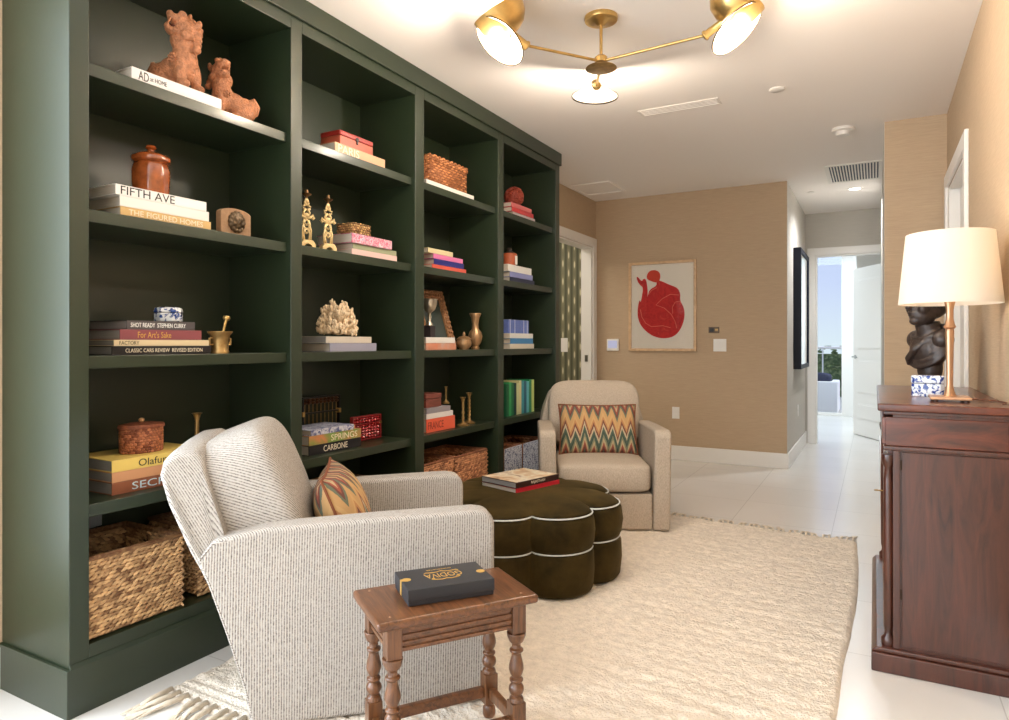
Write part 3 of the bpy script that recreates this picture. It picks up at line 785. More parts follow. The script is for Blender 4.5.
hh = 72 * mpp(p.x, p.y)
basket('large open wicker basket at the left end of the bottom shelf', 'wicker baskets on the bottom shelf', bx, yat(184, bx) - .37, yat(185.5, bx), FZ + .002, .36, hh)
basket('wicker basket behind the striped armchair back, second from the left end', 'wicker baskets on the bottom shelf', bx - .02, yat(185.5, bx) + .075, 2.125, FZ + .002, .34, hh * .98)
basket('wicker basket in the second bay mostly hidden behind the armchair arm', 'wicker baskets on the bottom shelf', bx - .01, 2.42, 2.86, FZ + .002, .36, hh * .95)
basket('left wicker basket of the pair in the third bay beside the ottoman', 'wicker baskets on the bottom shelf', -2.30, 3.16, yat(455, -2.30), FZ + .002, .35, hh, WICK2)
basket('right wicker basket of the pair in the third bay behind the ottoman', 'wicker baskets on the bottom shelf', -2.29, yat(456.5, -2.29), yat(488.5, -2.29), FZ + .002, .35, hh, WICK2)
# two boxes with speckled blue fabric fronts
SPECK = pattern_mat('blue_speckle_print', (226, 228, 236), (70, 86, 134), 110, .45, .7)
for (ua, ub, lb) in ((506, 522.6, 'basket with a blue speckled fabric front, left of two beside the far armchair'), (524.8, 548, 'basket with a blue speckled fabric front, half hidden by the far armchair')):
    x = -2.30; ya, yb = yat(ua, x), yat(ub, x)
    tb = empty('fabric_basket', (x, ya, FZ + .002), PI / 2, lb, 'basket', 'fabric fronted baskets'); W = yb - ya; h = .23; D = .34
    MB().box(0, W, .004, .016, 0, h).out('fabric_front', SPECK, tb, bevel=.003)
    b = MB().box(0, W, .016, D, 0, .012).box(0, .014, .016, D, .012, h).box(W - .014, W, .016, D, .012, h).box(.014, W - .014, D - .014, D, .012, h)
    strands(b, Vector((W - .014, .02, .03)), Vector((0, D - .04, 0)), Vector((0, 0, h - .04)), 8, 9, .022, .008, Vector((-1, 0, 0)))
    strands(b, Vector((W - .014, D - .016, .03)), Vector((-W + .03, 0, 0)), Vector((0, 0, h - .04)), 8, 9, .022, .008, Vector((0, -1, 0)))
    b.out('woven_body', WICK2, tb, smooth='all')

# oval lidded basket on the yellow book
X = p4.x - .11; Yo = yat(141.5, X); ru = lrad(47, X, Yo)
t = empty('lidded_basket', (X, Yo, z_ol), PI / 2, 'small oval lidded basket on the yellow book', 'basket')
CANE = wicker_mat('fine_cane', (120, 62, 38), (196, 124, 84))
hh_ = 24 * mpp(X, Yo)
b = MB().lathe([(0, 0), (ru, 0), (ru * 1.01, hh_), (0, hh_)], 40, sq=(1, .72))
for j in range(9):
    for i in range(34):
        a = 2 * PI * (i + .5 * (j % 2)) / 34; R = Matrix.Rotation(a + PI / 2, 3, 'Z')
        b.sph((ru * 1.0 * math.cos(a), ru * .72 * math.sin(a), hh_ * (j + .5) / 9), (ru * .1, .0026, hh_ / 16), 6, 4, R, random.random())
b.out('body', CANE, t, smooth='all')
l = MB().lathe([(0, hh_), (ru * 1.08, hh_), (ru * 1.1, hh_ + .006), (ru * 1.06, hh_ + .013), (ru * .6, hh_ + .019), (0, hh_ + .02)], 40, sq=(1, .72)); l.out('lid', CANE, t, smooth=True)
MB().sph((0, 0, hh_ + .028), (.011, .011, .009), 12, 8).out('knob', mat('cane_knob', (196, 150, 104), .4), t, smooth='all')
# brass candlesticks (first bay behind armchair, third bay)
def candlestick(label, X, u, z, hgt, twist=False, m=OLDBRASS, s=1.0):
    Y = yat(u, X); t = empty('candlestick', (X, Y, z), 0, label, 'candlestick', 'brass candlesticks')
    h = hgt
    MB().lathe([(0, 0), (.04 * s, 0), (.042 * s, .006), (.03 * s, .012), (.012 * s, .022), (.008 * s, .032), (0, .032)], 24).out('foot', m, t, smooth=True)
    if twist:
        b = MB()
        for ph in (0, PI): b.tube([(.006 * math.cos(ph + k * .8), .006 * math.sin(ph + k * .8), .03 + (h - .06) * k / 24) for k in range(25)], .0055, 7)
        b.out('stem', m, t, smooth=True)
    else:
        MB().lathe([(0, .03), (.008 * s, .03), (.011 * s, .05), (.007 * s, .07), (.012 * s, .085), (.007 * s, .1), (.009 * s, h - .06), (.008 * s, h - .03), (0, h - .03)], 20).out('stem', m, t, smooth=True)
    MB().lathe([(0, h - .031), (.009 * s, h - .031), (.011 * s, h - .02), (.015 * s, h - .006), (.021 * s, h), (.016 * s, h), (.01 * s, h - .01), (0, h - .012)], 24).out('cup', m, t, smooth=True)
    return t
X = -2.47; Yc = yat(197, X); candlestick('brass candlestick with a flared cup rising behind the striped armchair', X, 197, S4, CAMH + (HYP - 413) * mpp(X, Yc) - S4, s=1.0)
X = -2.42; candlestick('brass candlestick on the grey book stack in the third bay', -2.42, 446, z_fr, .11, s=.55)
candlestick('plain brass candlestick, left of two on the bare shelf in the third bay', -2.34, 463, S4, .185, s=1.0)
candlestick('twisted brass candlestick, right of two on the bare shelf in the third bay', -2.37, 469, S4, .205, True)

# red leather box
X = -2.325; ya, yb = yat(340, X), yat(373, X); W = yb - ya; D = .13
t = empty('leather_box', (X, ya, z_pa), PI / 2, 'red leather box with a dark latch on the peach book', 'box')
RED = mat('red_leather', (148, 42, 36), .35, var=.12, scale=20, bump=.1, bscale=120)
MB().box(0, W, 0, D, 0, .054).out('body', mat('tan_red_leather', (172, 84, 62), .4, var=.1, scale=20), t, bevel=.003)
MB().box(-.001, W + .001, -.001, D + .001, .055, .08).out('lid', RED, t, bevel=.004)
b = MB(); b.lathe([(0, 0), (.012, 0), (.012, .004), (0, .005)], 16, M=Matrix.Translation((W / 2, 0, .058)) @ Matrix.Rotation(PI / 2, 4, 'X')); b.box(W / 2 - .005, W / 2 + .005, -.006, 0, .034, .06); b.out('latch', BLACK, t, bevel=.001)

# pair of gilded fretwork candle stands
def fret_stand(label, X, u, z, h):
    Y = yat(u, X); t = empty('candle_stand', (X, Y, z), PI / 2 - .25, label, 'candle stand', 'gilded fretwork candle stands')
    k = h / .245
    b = MB(); b.prism([(-.04, 0), (-.022, 0), (-.014, .014), (0, .019), (.014, .014), (.022, 0), (.04, 0), (.038, .02), (.025, .036), (-.025, .036), (-.038, .02)], 'y', -.018, .018)
    b.out('base', GOLD, t, bevel=.002)
    b = MB(); T = .0045
    def mir(pts, r=T):
        for s in (-1, 1): b.tube([(s * x, 0, zz) for x, zz in pts], r, 7)
    mir([(.012, .034), (.016, .06), (.01, .085), (.018, .1), (.012, .12)]); mir([(.022, .034), (.024, .075), (.014, .1)])
    mir([(0, .06), (.01, .072), (0, .084)]); mir([(0, .095), (.012, .108), (0, .122)])
    mir([(.0, .125), (.02, .13), (.034, .142), (.04, .132), (.03, .124)], .006); mir([(.01, .13), (.016, .15), (.004, .165)], .006)
    mir([(.0, .16), (.02, .166), (.022, .176), (.008, .178)]); mir([(.0, .18), (.012, .188), (.006, .2), (0, .212)], .005)
    b.sph((0, 0, .137), (.014, .008, .012), 10, 7); b.sph((0, 0, .2), (.006, .006, .016), 8, 6)
    for v in b.bm.verts: v.co.z *= k
    b.out('fretwork', GOLD, t, smooth='all')
    MB().lathe([(0, .206 * k), (.005, .206 * k), (.006, .216 * k), (.02, .224 * k), (.024, .228 * k), (.01, .23 * k), (.009, .245 * k), (.006, .245 * k), (0, .236 * k)], 20).out('candle_cup', mat('dull_bronze', (120, 92, 62), .4, .8), t, smooth=True)
    return t
X = -2.33
fret_stand('gilded fretwork candle stand at the left edge of the second bay', X, 306.5, S2, 58 * mpp(X, yat(306.5, X)))
fret_stand('gilded fretwork candle stand just left of the floral book', X, 328, S2, 56 * mpp(X, yat(328, X)))
# straw woven box
X = -2.36; ya, yb = yat(353.5, X), yat(371.5, X); W = yb - ya; hh_ = .062; D = .12
t = empty('woven_box', (X, ya, z_fl), PI / 2, 'small woven straw box on top of the floral book', 'box')
STRAW = wicker_mat('straw_weave', (110, 74, 40), (222, 184, 120))
b = MB().box(.004, W - .004, .004, D - .004, 0, hh_ - .002); V = Vector
strands(b, V((0, .003, 0)), V((W, 0, 0)), V((0, 0, hh_)), 7, 5, .008, .0055, V((0, -1, 0)), tilt=.1)
strands(b, V((.003, D, 0)), V((0, -D, 0)), V((0, 0, hh_)), 7, 5, .008, .0055, V((-1, 0, 0)), tilt=.1)
b.out('body', STRAW, t, smooth='all')
b = MB().box(.002, W - .002, .002, D - .002, hh_ - .001, hh_ + .006); strands(b, V((0, 0, hh_ + .005)), V((W, 0, 0)), V((0, D, 0)), 7, 7, .008, .006, V((0, 0, 1)), tilt=.1); b.out('lid', STRAW, t, smooth='all')
# coral
X = -2.41; Yc = yat(337.5, X); R_ = lrad(40, X, Yc)
b = MB(); rnd = random.Random(3)
for k in range(150):
    zc = rnd.uniform(-.25, 1); a = rnd.uniform(0, 2 * PI); rr = math.sqrt(max(0, 1 - zc * zc))
    d = Vector((rr * math.cos(a), rr * math.sin(a), max(zc, -.1) * .95 + .12)); e = d * R_ * rnd.uniform(.82, 1.0)
    p0 = d * R_ * .15 + Vector((0, 0, .0)); mid = (p0 + e) / 2 + Vector((rnd.uniform(-1, 1), rnd.uniform(-1, 1), rnd.uniform(-1, 1))) * .006
    b.tube([p0, mid, e], [.006, .0055, .0062], 6); b.sph(e, (.0085, .0085, .0085), 7, 5)
    for q in range(3):
        f = e + Vector((rnd.uniform(-1, 1), rnd.uniform(-1, 1), rnd.uniform(-.6, 1))).normalized() * .012 - d * .004
        b.tube([e - d * .01, f], [.0045, .0048], 5); b.sph(f, .006, 6, 4)
b.sph((0, 0, .01), (R_ * .5, R_ * .5, .02), 10, 7)
mz = min(v.co.z for v in b.bm.verts)
for v in b.bm.verts: v.co.z -= mz
zs = (56 * .68 * mpp(X, Yc)) / max(v.co.z for v in b.bm.verts)
for v in b.bm.verts: v.co.z *= zs
o = b.out('coral', mat('bleached_coral', (226, 202, 168), .75, var=.12, scale=60), smooth='all'); o.location = (X, Yc, z_co); tag(o, 'round branching white coral on the pale linen book', 'coral')
# abacuses
def abacus(label, X, ua, ub, z, h, fm, bmats, lean=0.0):
    ya, yb = yat(ua, X), yat(ub, X); W = yb - ya; t = empty('abacus', (X, ya, z), PI / 2, label, 'abacus', 'abacuses on the lower shelf'); t.rotation_euler = (lean, 0, PI / 2)
    b = MB(); f = .009
    b.box(0, W, 0, .022, 0, f).box(0, W, 0, .022, h - f, h).box(0, f, 0, .022, f, h - f).box(W - f, W, 0, .022, f, h - f).box(f, W - f, 0, .022, h * .64, h * .64 + f * .8)
    b.out('frame', fm, t, bevel=.0015)
    n = 9
    for k in range(n):
        x = f + (W - 2 * f) * (k + .5) / n; r = (W - 2 * f) / n * .46
        MB().tube([(x, .011, f), (x, .011, h - f)], .0014, 6).out('rod', OLDBRASS, t, smooth=True)
        b = MB(); bh = .0075
        for q in range(5):
            zc = f + bh * (q * 2.05 + 1) + (.0 if (k + q) % 4 else .004); b.lathe([(0, -bh), (r * .5, -bh), (r, 0), (r * .5, bh), (0, bh)], 10, (x, .011, zc))
        for q in range(2): b.lathe([(0, -bh), (r * .5, -bh), (r, 0), (r * .5, bh), (0, bh)], 10, (x, .011, h - f - bh * (q * 2.05 + 1)))
        b.out('beads', bmats, t, smooth=True)
    for s in (0, 1): MB().box(-.002 if s == 0 else W - .014, .014 if s == 0 else W + .002, -.002, .024, h * .6, h * .7).out('corner_mount', BRASS, t, bevel=.001)
    return t
abacus('large black wooden abacus standing behind the stacked books', -2.58, 303, 340.7, S4 + .004, .25, BLACK, mat('brown_beads', (92, 62, 44), .3))
abacus('small red abacus standing to the right of the stacked books', -2.44, 353, 381.5, S4 + .004, .135, mat('red_lacquer', (120, 24, 26), .3), mat('red_beads', (156, 30, 34), .25))
# wicker chest with lid
X = -2.335; ya, yb = yat(431, X), yat(467.5, X); W = yb - ya; D = .26; hb_ = 24 * mpp(X, ya)
t = empty('wicker_chest', (X, ya, z_w3), PI / 2, 'rectangular lidded wicker chest on the thin white book', 'basket')
CH = wicker_mat('chest_weave', (136, 78, 42), (222, 152, 98))
b = MB().box(.004, W - .004, .004, D - .004, 0, hb_)
strands(b, V((0, .003, 0)), V((W, 0, 0)), V((0, 0, hb_)), 9, 9, .018, .006, V((0, -1, 0)), tilt=.05)
strands(b, V((.003, D, 0)), V((0, -D, 0)), V((0, 0, hb_)), 8, 9, .018, .006, V((-1, 0, 0)), tilt=.05); b.out('body', CH, t, smooth='all')
b = MB().box(-.002, W + .002, -.002, D + .002, hb_ + .001, hb_ + .03)
strands(b, V((-.004, -.003, hb_)), V((W + .008, 0, 0)), V((0, 0, .034)), 9, 4, .018, .006, V((0, -1, 0)), tilt=.05)
strands(b, V((-.003, D, hb_)), V((0, -D, 0)), V((0, 0, .034)), 8, 4, .018, .006, V((-1, 0, 0)), tilt=.05)
b.out('lid', CH, t, smooth='all')
MB().tube([(W * .5, D * .3, hb_ + .03), (W * .56, D * .3, hb_ + .045), (W * .7, D * .3, hb_ + .048), (W * .78, D * .3, hb_ + .03)], .006).out('handle', CH, t, smooth=True)
# ornate frame leaning on the back
Yf1 = yat(457, -2.42)
t = empty('picture_frame', (-2.42, Yf1 - .34, S3 + .006), PI / 2, 'ornate carved picture frame leaning behind the silver goblet', 'frame'); t.rotation_euler = (-.3, 0, PI / 2)
FRM = mat('antique_gilt', (168, 124, 88), .45, .3, var=.3, scale=60, bump=.5, bscale=90)
W = .34; h = .40; fw = .06; b = MB()
b.box(0, W, 0, .02, 0, fw).box(0, W, 0, .02, h - fw, h).box(0, fw, 0, .02, fw, h - fw).box(W - fw, W, 0, .02, fw, h - fw)
for k in range(12):
    for e_ in (0, 1):
        zz = .014 + (h - .028) * k / 11; xx = .014 + (W - .028) * k / 11
        for off in (.014, .04):
            b.sph((off if e_ == 0 else W - off, -.002, zz), (.013, .009, .011), 8, 5, None); b.sph((xx, -.002, off if e_ == 0 else h - off), (.011, .009, .013), 8, 5)
b.out('moulding', FRM, t, smooth=True)
MB().box(fw - .004, W - fw + .004, .012, .018, fw - .004, h - fw + .004).out('picture', mat('dull_picture', (56, 66, 60), .3), t)
# silver goblet on white book
X = -2.345; Yg = yat(429.5, X); z0 = z_f3; hg = CAMH + (HYP - 299) * mpp(X, Yg) - z0
SILV = mat('tarnished_silver', (196, 184, 166), .28, .9, var=.15, scale=30)
t = empty('trophy_cup', (X, Yg, z0), 0, 'silver trophy cup on a dark block standing on the white book', 'trophy')
MB().box(-.026, .026, -.026, .026, 0, .07).out('block', mat('dark_block', (52, 44, 46), .4), t, bevel=.003)
MB().lathe([(0, .07), (.022, .07), (.02, .08), (.009, .095), (.012, .12), (.008, .14), (.014, .15), (.034, .165), (.046, .2), (.047, .225), (.05, hg), (.044, hg), (.04, .19), (0, .175)], 28).out('cup', SILV, t, smooth=True)
# bronze lidded pot and vase
BRZ = mat('striped_bronze', (166, 130, 92), .32, .45, var=.25, scale=14, stretch=(6, 6, 1))
X = -2.345; Yq = yat(464, X); r = lrad(15.5, X, Yq)
t = empty('bronze_pot', (X, Yq, S3), 0, 'squat bronze pot with a pointed lid beside the white book', 'pot')
MB().lathe([(0, 0), (r * .6, 0), (r * .62, .008), (r * .95, .025), (r, .045), (r * .9, .062), (0, .064)], 28).out('body', BRZ, t, smooth=True)
MB().lathe([(0, .064), (r * .98, .064), (r * .98, .07), (r * .6, .084), (r * .15, .09), (r * .2, .1), (r * .1, .115), (0, .118)], 28).out('lid', BRZ, t, smooth=True)
X = -2.38; Yq = yat(475.3, X); r = lrad(14, X, Yq); hv = 36 * mpp(X, Yq)
lathe_thing('vase', 'slender fluted bronze vase with a flared neck to the right of the squat pot', 'vase', (X, Yq, S3),
    [(0, 0), (r * .55, 0), (r * .6, hv * .05), (r * .45, hv * .08), (r * .85, hv * .2), (r, hv * .36), (r * .85, hv * .48), (r * .5, hv * .56), (r * .45, hv * .7), (r * .6, hv * .88), (r * .85, hv * .98), (r * .8, hv), (r * .5, hv * .9), (0, hv * .85)], BRZ, n=40, rfn=lambda a: 1 + .035 * math.cos(12 * a))
# reddish wooden box
X = -2.35; ya, yb = yat(426, X), yat(441.3, X)
t = empty('wooden_box', (X, ya, z_fr), PI / 2, 'reddish brown wooden box on the grey book in the third bay', 'box')
CHER = wood('cherry_box', (92, 40, 34), (150, 82, 66), .4, 4, (.3, 2, 2))
MB().box(0, yb - ya, 0, .16, 0, .052).out('body', CHER, t, bevel=.002); MB().box(-.002, yb - ya + .002, -.002, .162, .054, .082).out('lid', CHER, t, bevel=.003)
# red twig ball
X = -2.40; Yb = yat(514, X); r = lrad(20, X, Yb); b = MB(); rnd = random.Random(11)
for k in range(26):
    ax = Vector((rnd.uniform(-1, 1), rnd.uniform(-1, 1), rnd.uniform(-1, 1))).normalized(); e1 = ax.orthogonal().normalized(); e2 = ax.cross(e1); rr = r * rnd.uniform(.9, 1) * .95
    b.tube([ax * r * .2 * rnd.uniform(-1, 1) + rr * (math.cos(a * 2 * PI / 20) * e1 + math.sin(a * 2 * PI / 20) * e2) for a in range(20)], .0052, 6, True)
b.sph((0, 0, 0), r * .8, 14, 10)
o = b.out('twig_ball', mat('red_twig', (150, 62, 44), .5, var=.2, scale=40), smooth='all'); o.location = (X, Yb, z_r4 + r * 1.03); tag(o, 'reddish woven twig ball on the rose book in the top right bay', 'ornament')
# terracotta pot on white book (fourth bay)
X = -2.43; Yt = yat(509.5, X); r = lrad(15, X, Yt)
t = empty('terracotta_pot', (X, Yt, z_t4), 0, 'terracotta pot with a white stripe and dark finial on the thick white book', 'pot')
MB().lathe([(0, 0), (r * .8, 0), (r * .85, .02), (r, .1), (r * .92, .105), (0, .105)], 28).out('body', mat('orange_clay', (182, 92, 56), .5, var=.12, scale=20), t, smooth=True)
MB().lathe([(0, .106), (r * .7, .106), (r * .72, .112), (r * .3, .125), (r * .35, .14), (r * .2, .15), (0, .152)], 24).out('lid', mat('dark_lid', (52, 42, 36), .35), t, smooth=True)
MB().prism([(r * .96, -.014), (r * 1.02, -.014), (r * 1.06, .014), (r * 1.0, .014)], 'z', .02, .085).out('stripe', WHITEINK, t)
# blue striped box (fourth bay)
X = -2.345; ya, yb = yat(508.5, X), yat(528.8, X)
t = empty('blue_box', (X, ya, z_b4), PI / 2, 'blue box with white edge bands on the white book in the fourth bay', 'box'); W = yb - ya; h = .1
MB().box(0, W, 0, .18, 0, h).out('body', mat('cobalt_cloth', (96, 116, 184), .5, var=.15, scale=30), t, bevel=.003)
for x in (.06, .28, .72, .9): MB().box(W * x, W * x + .012, -.0015, .1815, 0.0, h + .001).out('band', mat('pale_blue_band', (182, 190, 220), .5), t)

# ================================================================ ARMCHAIRS
def armchair(label, loc, rz, cloth, rib, W=.37):
    """local x forward, y left, origin at floor under the chair's centre; depth -.38...38, width .78"""
    t = empty('armchair', loc, rz, label, 'armchair', 'swivel armchairs'); aw = .105; ox = -.38
    st = (lambda f: f) if rib else (lambda f: None)
    P = lambda l: [(x + ox, z) for x, z in l]
    # swivel base
    MB().lathe([(0, .0), (.27, .0), (.27, .02), (0, .02)], 40).out('swivel_base', mat('dark_base', (44, 38, 34), .6), t)
    for s in (-1, 1):
        prof = P([(.005, .01), (-.017, .136), (-.066, .298), (-.118, .458), (-.15, .53), (-.10, .595), (.05, .622), (.40, .634), (.70, .640), (.745, .633), (.766, .605), (.766, .01)])
        def fn(v, s=s):
            # gentle outward swell along the arm's top
            k = max(0, min(1, (v.z - .3) / .35)); return Vector((v.x, v.y + s * .012 * k * k, v.z))
        a, b_ = (s * (W - aw), s * W) if s > 0 else (s * W, s * (W - aw))
        MB().prism(prof, 'y', a, b_, fn).out('arm', cloth, t, bevel=.026, seg=5, angle=30, stripe=st(lambda v: v.x + .9 * v.y))
        # piped seam tracing the outer edge of the side panel
        y = s * (W - .004)
        MB().tube([(x, y + s * .012 * max(0, min(1, (z - .3) / .35)) ** 2, z) for x, z in P([(.012, .04), (-.01, .136), (-.058, .298), (-.110, .458), (-.138, .54), (-.10, .585), (.05, .606), (.40, .614), (.70, .618), (.748, .6), (.757, .05)])], .0035, 6).out('piping', cloth, t, smooth=True, stripe=st(lambda v: v.z))
    # raked back shell
    prof = P([(.008, .03), (-.015, .136), (-.064, .298), (-.117, .458), (-.170, .565), (-.235, .715), (-.264, .80), (-.258, .838), (-.224, .866), (-.175, .872), (-.148, .858), (-.135, .81), (-.07, .6), (-.01, .40), (.04, .2), (.04, .03)])
    def fb(v):
        k = max(0, min(1, (v.z - .5) / .4)); return Vector((v.x, v.y * (1 - .25 * k * k), v.z - .03 * k * (abs(v.y) / .37) ** 4))
    b = MB(); ny = 12
    ws = [-(W - .002) + 2 * (W - .002) * i / ny for i in range(ny + 1)]; rings = []
    for y in ws: rings.append([b._v(fb(Vector((p, y, q)))) for p, q in prof])
    n = len(prof)
    for A, B in zip(rings, rings[1:]):
        for i in range(n): b.bm.faces.new((A[i], A[(i + 1) % n], B[(i + 1) % n], B[i]))
    b.bm.faces.new(rings[0][::-1]); b.bm.faces.new(rings[-1])
    b.out('back', cloth, t, bevel=.022, seg=4, angle=50, smooth=True, stripe=st(lambda v: v.y + v.x * .9 + v.z * .42))
    # front rail and seat platform
    iw = W - aw - .002
    MB().box(ox + .06, ox + .752, -iw, iw, .012, .238).out('seat_base', cloth, t, bevel=.014, seg=3, stripe=st(lambda v: v.y))
    # seat cushion, T-less, domed
    def fs(p):
        k = 1 - (p.y / .28) ** 2 * .4; q = .02 * k if p.z > 0 else 0; return Vector((p.x, p.y, p.z + q))
    MB().sup((ox + .44, 0, .327), (.335, iw - .001, .088), (.22, .32), (44, 18), fs).out('seat_cushion', cloth, t, smooth='all', stripe=st(lambda v: v.y))
    # loose back cushion, leaning on the shell
    R = Matrix.Rotation(-.36, 4, 'Y'); c = Vector((ox - .005, 0, .655))
    def fc(p):
        k = (1 - (abs(p.y) / .27) ** 2.2 * .5) * (1 - (abs(p.z) / .27) ** 2.2 * .5)
        return (R @ Vector((p.x * (.88 + .36 * max(0, k)), p.y, p.z)).to_4d()).to_3d()
    MB().sup(c, (.125, iw + .035, .25), (.24, .44), (48, 26), fc).out('back_cushion', cloth, t, smooth='all', stripe=st(lambda v: v.y * .8 + v.z * .8 + v.x * .3))
    return t
CH1 = armchair('ribbed cream armchair nearest the camera, seen from its side and back', ((-1.729 - 1.163) / 2 + .352 * -.6404 + .048, (1.474 + 1.946) / 2 + .352 * .768 - .048, 0.012), math.radians(42.0), RIB, True, .352)
A2 = math.radians(-63); d2 = Vector((math.cos(A2), math.sin(A2))); n2 = Vector((-d2.y, d2.x))
fr = Vector((-1.122, 4.185)); c2 = fr - n2 * .405 - d2 * .38
CH2 = armchair('taupe armchair facing the camera beside the ottoman', (c2.x, c2.y, 0.012), A2, TAUPE, False, .405)
# lumbar pillows
def pillow(label, W, h, T, loc, rot):
    t = empty('throw_pillow', loc, 0, label, 'pillow', 'flame-stitch lumbar pillows'); t.rotation_euler = rot
    b = MB(); nx, ny = 30, 18; grid = {}
    for s in (1, -1):
        for j in range(ny + 1):
            for i in range(nx + 1):
                x, y = -1 + 2 * i / nx, -1 + 2 * j / ny; edge = i in (0, nx) or j in (0, ny)
                if s == -1 and edge: grid[(s, i, j)] = grid[(1, i, j)]; continue
                k = ((1 - abs(x) ** 2.6) * (1 - abs(y) ** 2.4)) ** .55
                px = x * W / 2 * (1 - .05 * (1 - abs(y) ** 2) * abs(x)); py = y * h / 2 * (1 - .06 * (1 - abs(x) ** 2) * abs(y))
                grid[(s, i, j)] = b._v((px, py, s * T / 2 * k))
        for j in range(ny):
            for i in range(nx): b.bm.faces.new((grid[(s, i, j)], grid[(s, i + 1, j)], grid[(s, i + 1, j + 1)], grid[(s, i, j + 1)]))
    b.out('cover', FLAME, t, smooth='all')
    pts = []
    for i in range(nx + 1): pts.append((i, 0))
    for j in range(1, ny + 1): pts.append((nx, j))
    for i in range(nx - 1, -1, -1): pts.append((i, ny))
    for j in range(ny - 1, 0, -1): pts.append((0, j))
    def pe(i, j):
        x, y = -1 + 2 * i / nx, -1 + 2 * j / ny
        return (x * W / 2 * (1 - .05 * (1 - abs(y) ** 2) * abs(x)), y * h / 2 * (1 - .06 * (1 - abs(x) ** 2) * abs(y)), 0)
    MB().tube([pe(*q) for q in pts], .005, 6, True).out('welt', mat('rust_welt', (128, 72, 44), .8), t, smooth=True)
    return t
def chair_pt(ch, x, y, z):
    return Matrix.Translation(ch.location) @ Matrix.Rotation(ch.rotation_euler.z, 4, 'Z') @ Vector((x, y, z))
# far chair pillow: faces forward, leaning back
pillow('flame-stitch lumbar pillow on the taupe armchair', .54, .35, .14, chair_pt(CH2, -.075, .0, .59), (math.radians(72), 0, A2 + PI / 2))
pillow('flame-stitch lumbar pillow tucked in the ribbed cream armchair, seen from its end', .46, .34, .18, chair_pt(CH1, -.10, .0, .575), (math.radians(68), 0, math.radians(39.8) + PI / 2))

# ================================================================ OTTOMAN
OC = Vector((-1.635, 3.155)); NL = 8; PH = math.radians(-34)
def lobe(r, a, k=1.0):
    c = abs(math.cos((a - PH) * NL / 2)) ** .5
    return r * (1 - .2 * k * (1 - c))
t = empty('ottoman', (OC.x, OC.y, 0.012), 0, 'dark olive velvet flower-shaped ottoman with silver piping', 'ottoman')
n = 192
def oring(r, z, k=1.0): return [Vector((lobe(r, 2 * PI * i / n, k) * math.cos(2 * PI * i / n), lobe(r, 2 * PI * i / n, k) * math.sin(2 * PI * i / n), z)) for i in range(n)]
def loft(rings, cap0=True, cap1=True):
    b = MB(); R = [[b._v(p) for p in r] for r in rings]
    for A, B in zip(R, R[1:]):
        for i in range(n): b.bm.faces.new((A[i], A[(i + 1) % n], B[(i + 1) % n], B[i]))
    if cap0: b.bm.faces.new(R[0][::-1])
    if cap1: b.bm.faces.new(R[-1])
    return b
RO = .525
loft([oring(RO - .02, .012), oring(RO - .008, .03), oring(RO, .11), oring(RO - .003, .19), oring(RO - .014, .213)]).out('lower_body', VELVET, t, smooth='all')
loft([oring(RO - .014, .2145), oring(RO - .002, .24), oring(RO + .006, .3), oring(RO - .002, .355), oring(RO - .016, .378)]).out('upper_body', VELVET, t, smooth='all')
loft([oring(RO - .016, .379), oring(RO - .035, .393, .95), oring(RO - .09, .408, .85), oring(RO - .2, .418, .6), oring(RO - .34, .422, .3), oring(.03, .42, 0)]).out('top_cushion', VELVET, t, smooth='all')
for z, rr in ((.214, RO - .012), (.379, RO - .012)): MB().tube(oring(rr, z), .0038, 6, True).out('piping', PIPING, t, smooth=True)
MB().lathe([(0, 0), (.4, 0), (.4, .014), (0, .014)], 40).out('base', BLACK, t)
# books on ottoman
a_ = math.atan2(3.28 - 2.96, -1.468 + 1.567)
zt = .4225
pb = at(516, 495.3, z=zt)
make_book((pb.x, pb.y, zt), a_, .335, .265, .033, (184, 34, 48), 'red-spined coffee-table book lying on the ottoman', 'books on the ottoman', PAGES, [('MILANO', WHITEINK, .66, .8, .45)][:0])
bk2 = make_book((pb.x + .002, pb.y - .002, zt + .0335), a_ + .02, .335, .26, .03, (58, 34, 28), 'dark book with a brown and cream picture cover on top of the red one', 'books on the ottoman', PAGESG, [('RAJASTHAN', CREAMINK, .34, .66, .6)])
MB().box(.004, .331, .004, .256, .03, .0306).out('cover_picture', multi_mat('travel_cover', [(120, 80, 52), (206, 170, 130), (230, 220, 200), (150, 106, 70)], 11, .35, 5), bk2)

